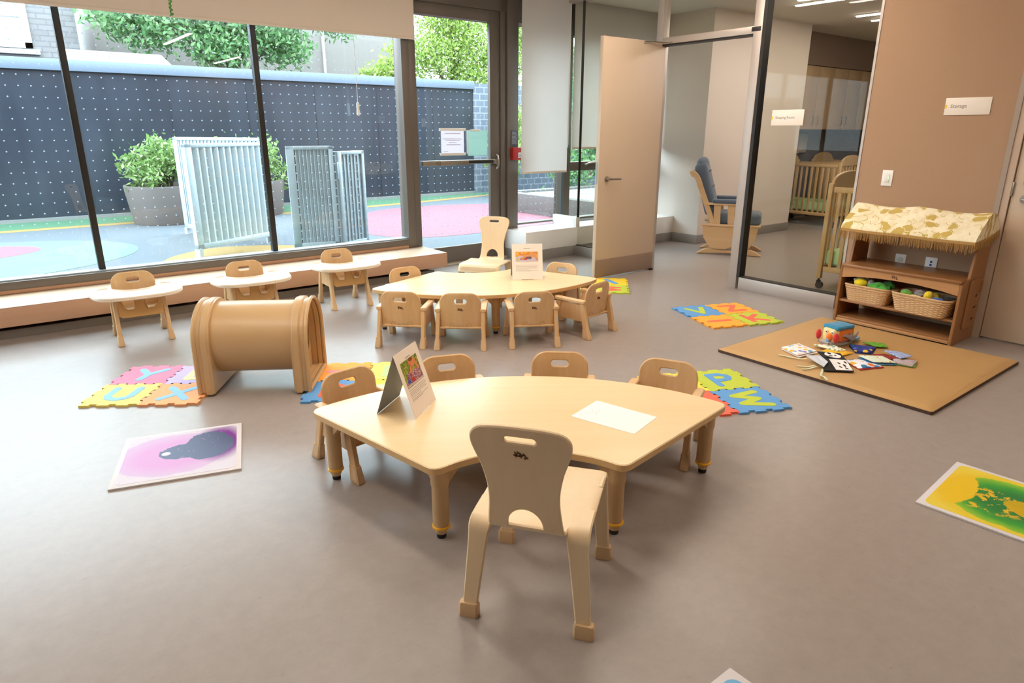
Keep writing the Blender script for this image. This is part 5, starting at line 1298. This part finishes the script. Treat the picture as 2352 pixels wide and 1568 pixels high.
# ------------------------------------------------------------------ cribs
M_cr = wood('crib_beech', '#d9b988', '#c9a26c', 'Z', 1, .45, .5); M_mint = mat('mint_sheet', '#b9dca8', .85, bump=(30, .3))
def crib(label, x, y0, y1, w=.64):
    L = y1 - y0
    t = thing('baby_crib', label, 'crib', (x + w / 2, (y0 + y1) / 2, 0), 0, 'wooden cribs in the sleeping room')
    hw, hl = w / 2, L / 2
    for sx in (-1, 1):
        m = MB(); m.box(sx * hw - .012, -hl + .03, .905, sx * hw + .012, hl - .03, .955, .006).box(sx * hw - .012, -hl + .03, .165, sx * hw + .012, hl - .03, .215, .006)
        k = int(L / .085)
        for i in range(1, k): yy = -hl + L * i / k; m.box(sx * hw - .006, yy - .016, .21, sx * hw + .006, yy + .016, .91, .003)
        m.build('slatted_side', M_cr, t)
    for sy in (-1, 1):
        m = MB(); A = [(hw, .955), ] + [(hw * cos(pi * i / 16), .985 + .125 * sin(pi * i / 16)) for i in range(17)] + [(-hw, .955)]
        A = [(-hw + .02, .93), (hw - .02, .93)] + [(hw * .97 * cos(pi * i / 16), .975 + .115 * sin(pi * i / 16) ** .8) for i in range(17)]
        m.plate(A, t=.028, fn=lambda u, v: Vector((u, sy * hl, v)), ch=.006); m.box(-hw + .02, sy * hl - .012, .165, hw - .02, sy * hl + .012, .215, .005)
        for i in range(1, 7): xx = -hw + w * i / 7; m.box(xx - .016, sy * hl - .006, .21, xx + .016, sy * hl + .006, .94, .003)
        m.build('end_panel', M_cr, t)
        for sx in (-1, 1):
            p = MB().box(sx * hw - .022, sy * hl - .022, .095, sx * hw + .022, sy * hl + .022, .985, .008).build('post', M_cr, t)
            m = MB(); m.cyl((sx * hw, sy * hl, .098), (sx * hw, sy * hl, .075), .012, seg=10).cyl((sx * hw - .016, sy * hl - .012, .032), (sx * hw - .004, sy * hl - .012, .032), .032, seg=18).cyl((sx * hw + .004, sy * hl - .012, .032), (sx * hw + .016, sy * hl - .012, .032), .032, seg=18).box(sx * hw - .024, sy * hl - .014, .05, sx * hw + .024, sy * hl + .014, .078, .006)
            m.build('caster', mat('caster_dark', '#3b3734', .4), p)
    MB().box(-hw + .02, -hl + .02, .225, hw - .02, hl - .02, .37, .03, 3).build('mattress', M_mint, t)
    return t
k1 = crib('wooden crib nearest the partition glass, behind the market shelf', 6.21, 2.10, 3.16)
MB().box(-.012, -.02, -.012, .0, .02, .02, .002).build('safety_label', mat('label_red', '#d4502e', .5), k1).location = (-.334, .18, .93)
crib('wooden crib with mint sheet in front of the wall cabinets, long side in view', 10.36, 5.18, 6.24)
crib('wooden crib furthest right in the sleeping room, half hidden by the tan wall', 11.48, 5.20, 6.24)
# wall cabinets
M_cab = wood('cabinet_birch', '#cbb08c', '#b99a72', 'Z', .5, .4, .45)
for i, x in enumerate((10.19, 11.10, 12.01)):
    lb = ('birch wall cabinet nearest the white pillar, above the cribs', 'middle birch wall cabinet above the cribs', 'birch wall cabinet furthest from the pillar')[i]
    t = thing('wall_cabinet', lb, 'cabinet', (x + .4525, 6.08, 1.465), 0, 'wall cabinets in the sleeping room')
    MB().box(-.450, -.20, .0, .450, .22, .935, .002).build('body', M_cab, t)
    for s in (-1, 1):
        d = MB().box(s * .002 if s > 0 else -.449, -.222, .003, .449 if s > 0 else -.002, -.201, .932, .002).build('door', M_cab, t)
        m = MB(); m.tube([(s * .075, -.222, .075), (s * .075, -.245, .08), (s * .075, -.245, .20), (s * .075, -.222, .205)], .007, 6); m.build('handle', M_steel, d)
dp = thing('towel_dispenser', 'pale paper towel dispenser on the grey wall below the cabinets', 'dispenser', (11.0, 6.29, 1.24))
MB().box(-.13, -.10, -.16, .13, 0, .16, .02, 3).build('case', mat('pale_plastic', '#b9ab98', .4), dp)
MB().box(-.10, -.105, -.16, .10, -.03, -.145, .004).build('slot', M_aludark, dp)
# ------------------------------------------------------------------ camera and daylight
cam = bpy.data.objects.new('camera', bpy.data.cameras.new('camera')); COL.objects.link(cam)
F, PITCH, YAW, ROLL = 1530.0, radians(17.62), radians(52.08), radians(.12)
cam.data.sensor_width = 36; cam.data.sensor_fit = 'HORIZONTAL'; cam.data.lens = F / 2352 * 36
cam.data.clip_start = .02; cam.data.clip_end = 200
fw = Vector((cos(YAW) * cos(PITCH), sin(YAW) * cos(PITCH), -sin(PITCH))); rt = Vector((sin(YAW), -cos(YAW), 0)); up_ = rt.cross(fw)
r2 = rt * cos(ROLL) + up_ * sin(ROLL); u2 = up_ * cos(ROLL) - rt * sin(ROLL)
cam.matrix_world = Matrix(((r2.x, u2.x, -fw.x, 0), (r2.y, u2.y, -fw.y, 0), (r2.z, u2.z, -fw.z, 1.45), (0, 0, 0, 1)))
SC.camera = cam
wd = bpy.data.worlds.new('overcast_sky'); SC.world = wd; wd.use_nodes = True
bg_ = wd.node_tree.nodes['Background']; bg_.inputs[0].default_value = (.76, .88, 1.0, 1); bg_.inputs[1].default_value = 5.4
SC.view_settings.view_transform = 'Standard'; SC.view_settings.look = 'None'; SC.view_settings.gamma = 1; SC.view_settings.exposure = 1.2
SC.view_settings.use_curve_mapping = False
cy = SC.cycles; cy.max_bounces = 10; cy.diffuse_bounces = 5; cy.glossy_bounces = 4; cy.transparent_max_bounces = 24; cy.transmission_bounces = 6; cy.sample_clamp_indirect = 8; cy.use_denoising = True; cy.caustics_reflective = False; cy.caustics_refractive = False
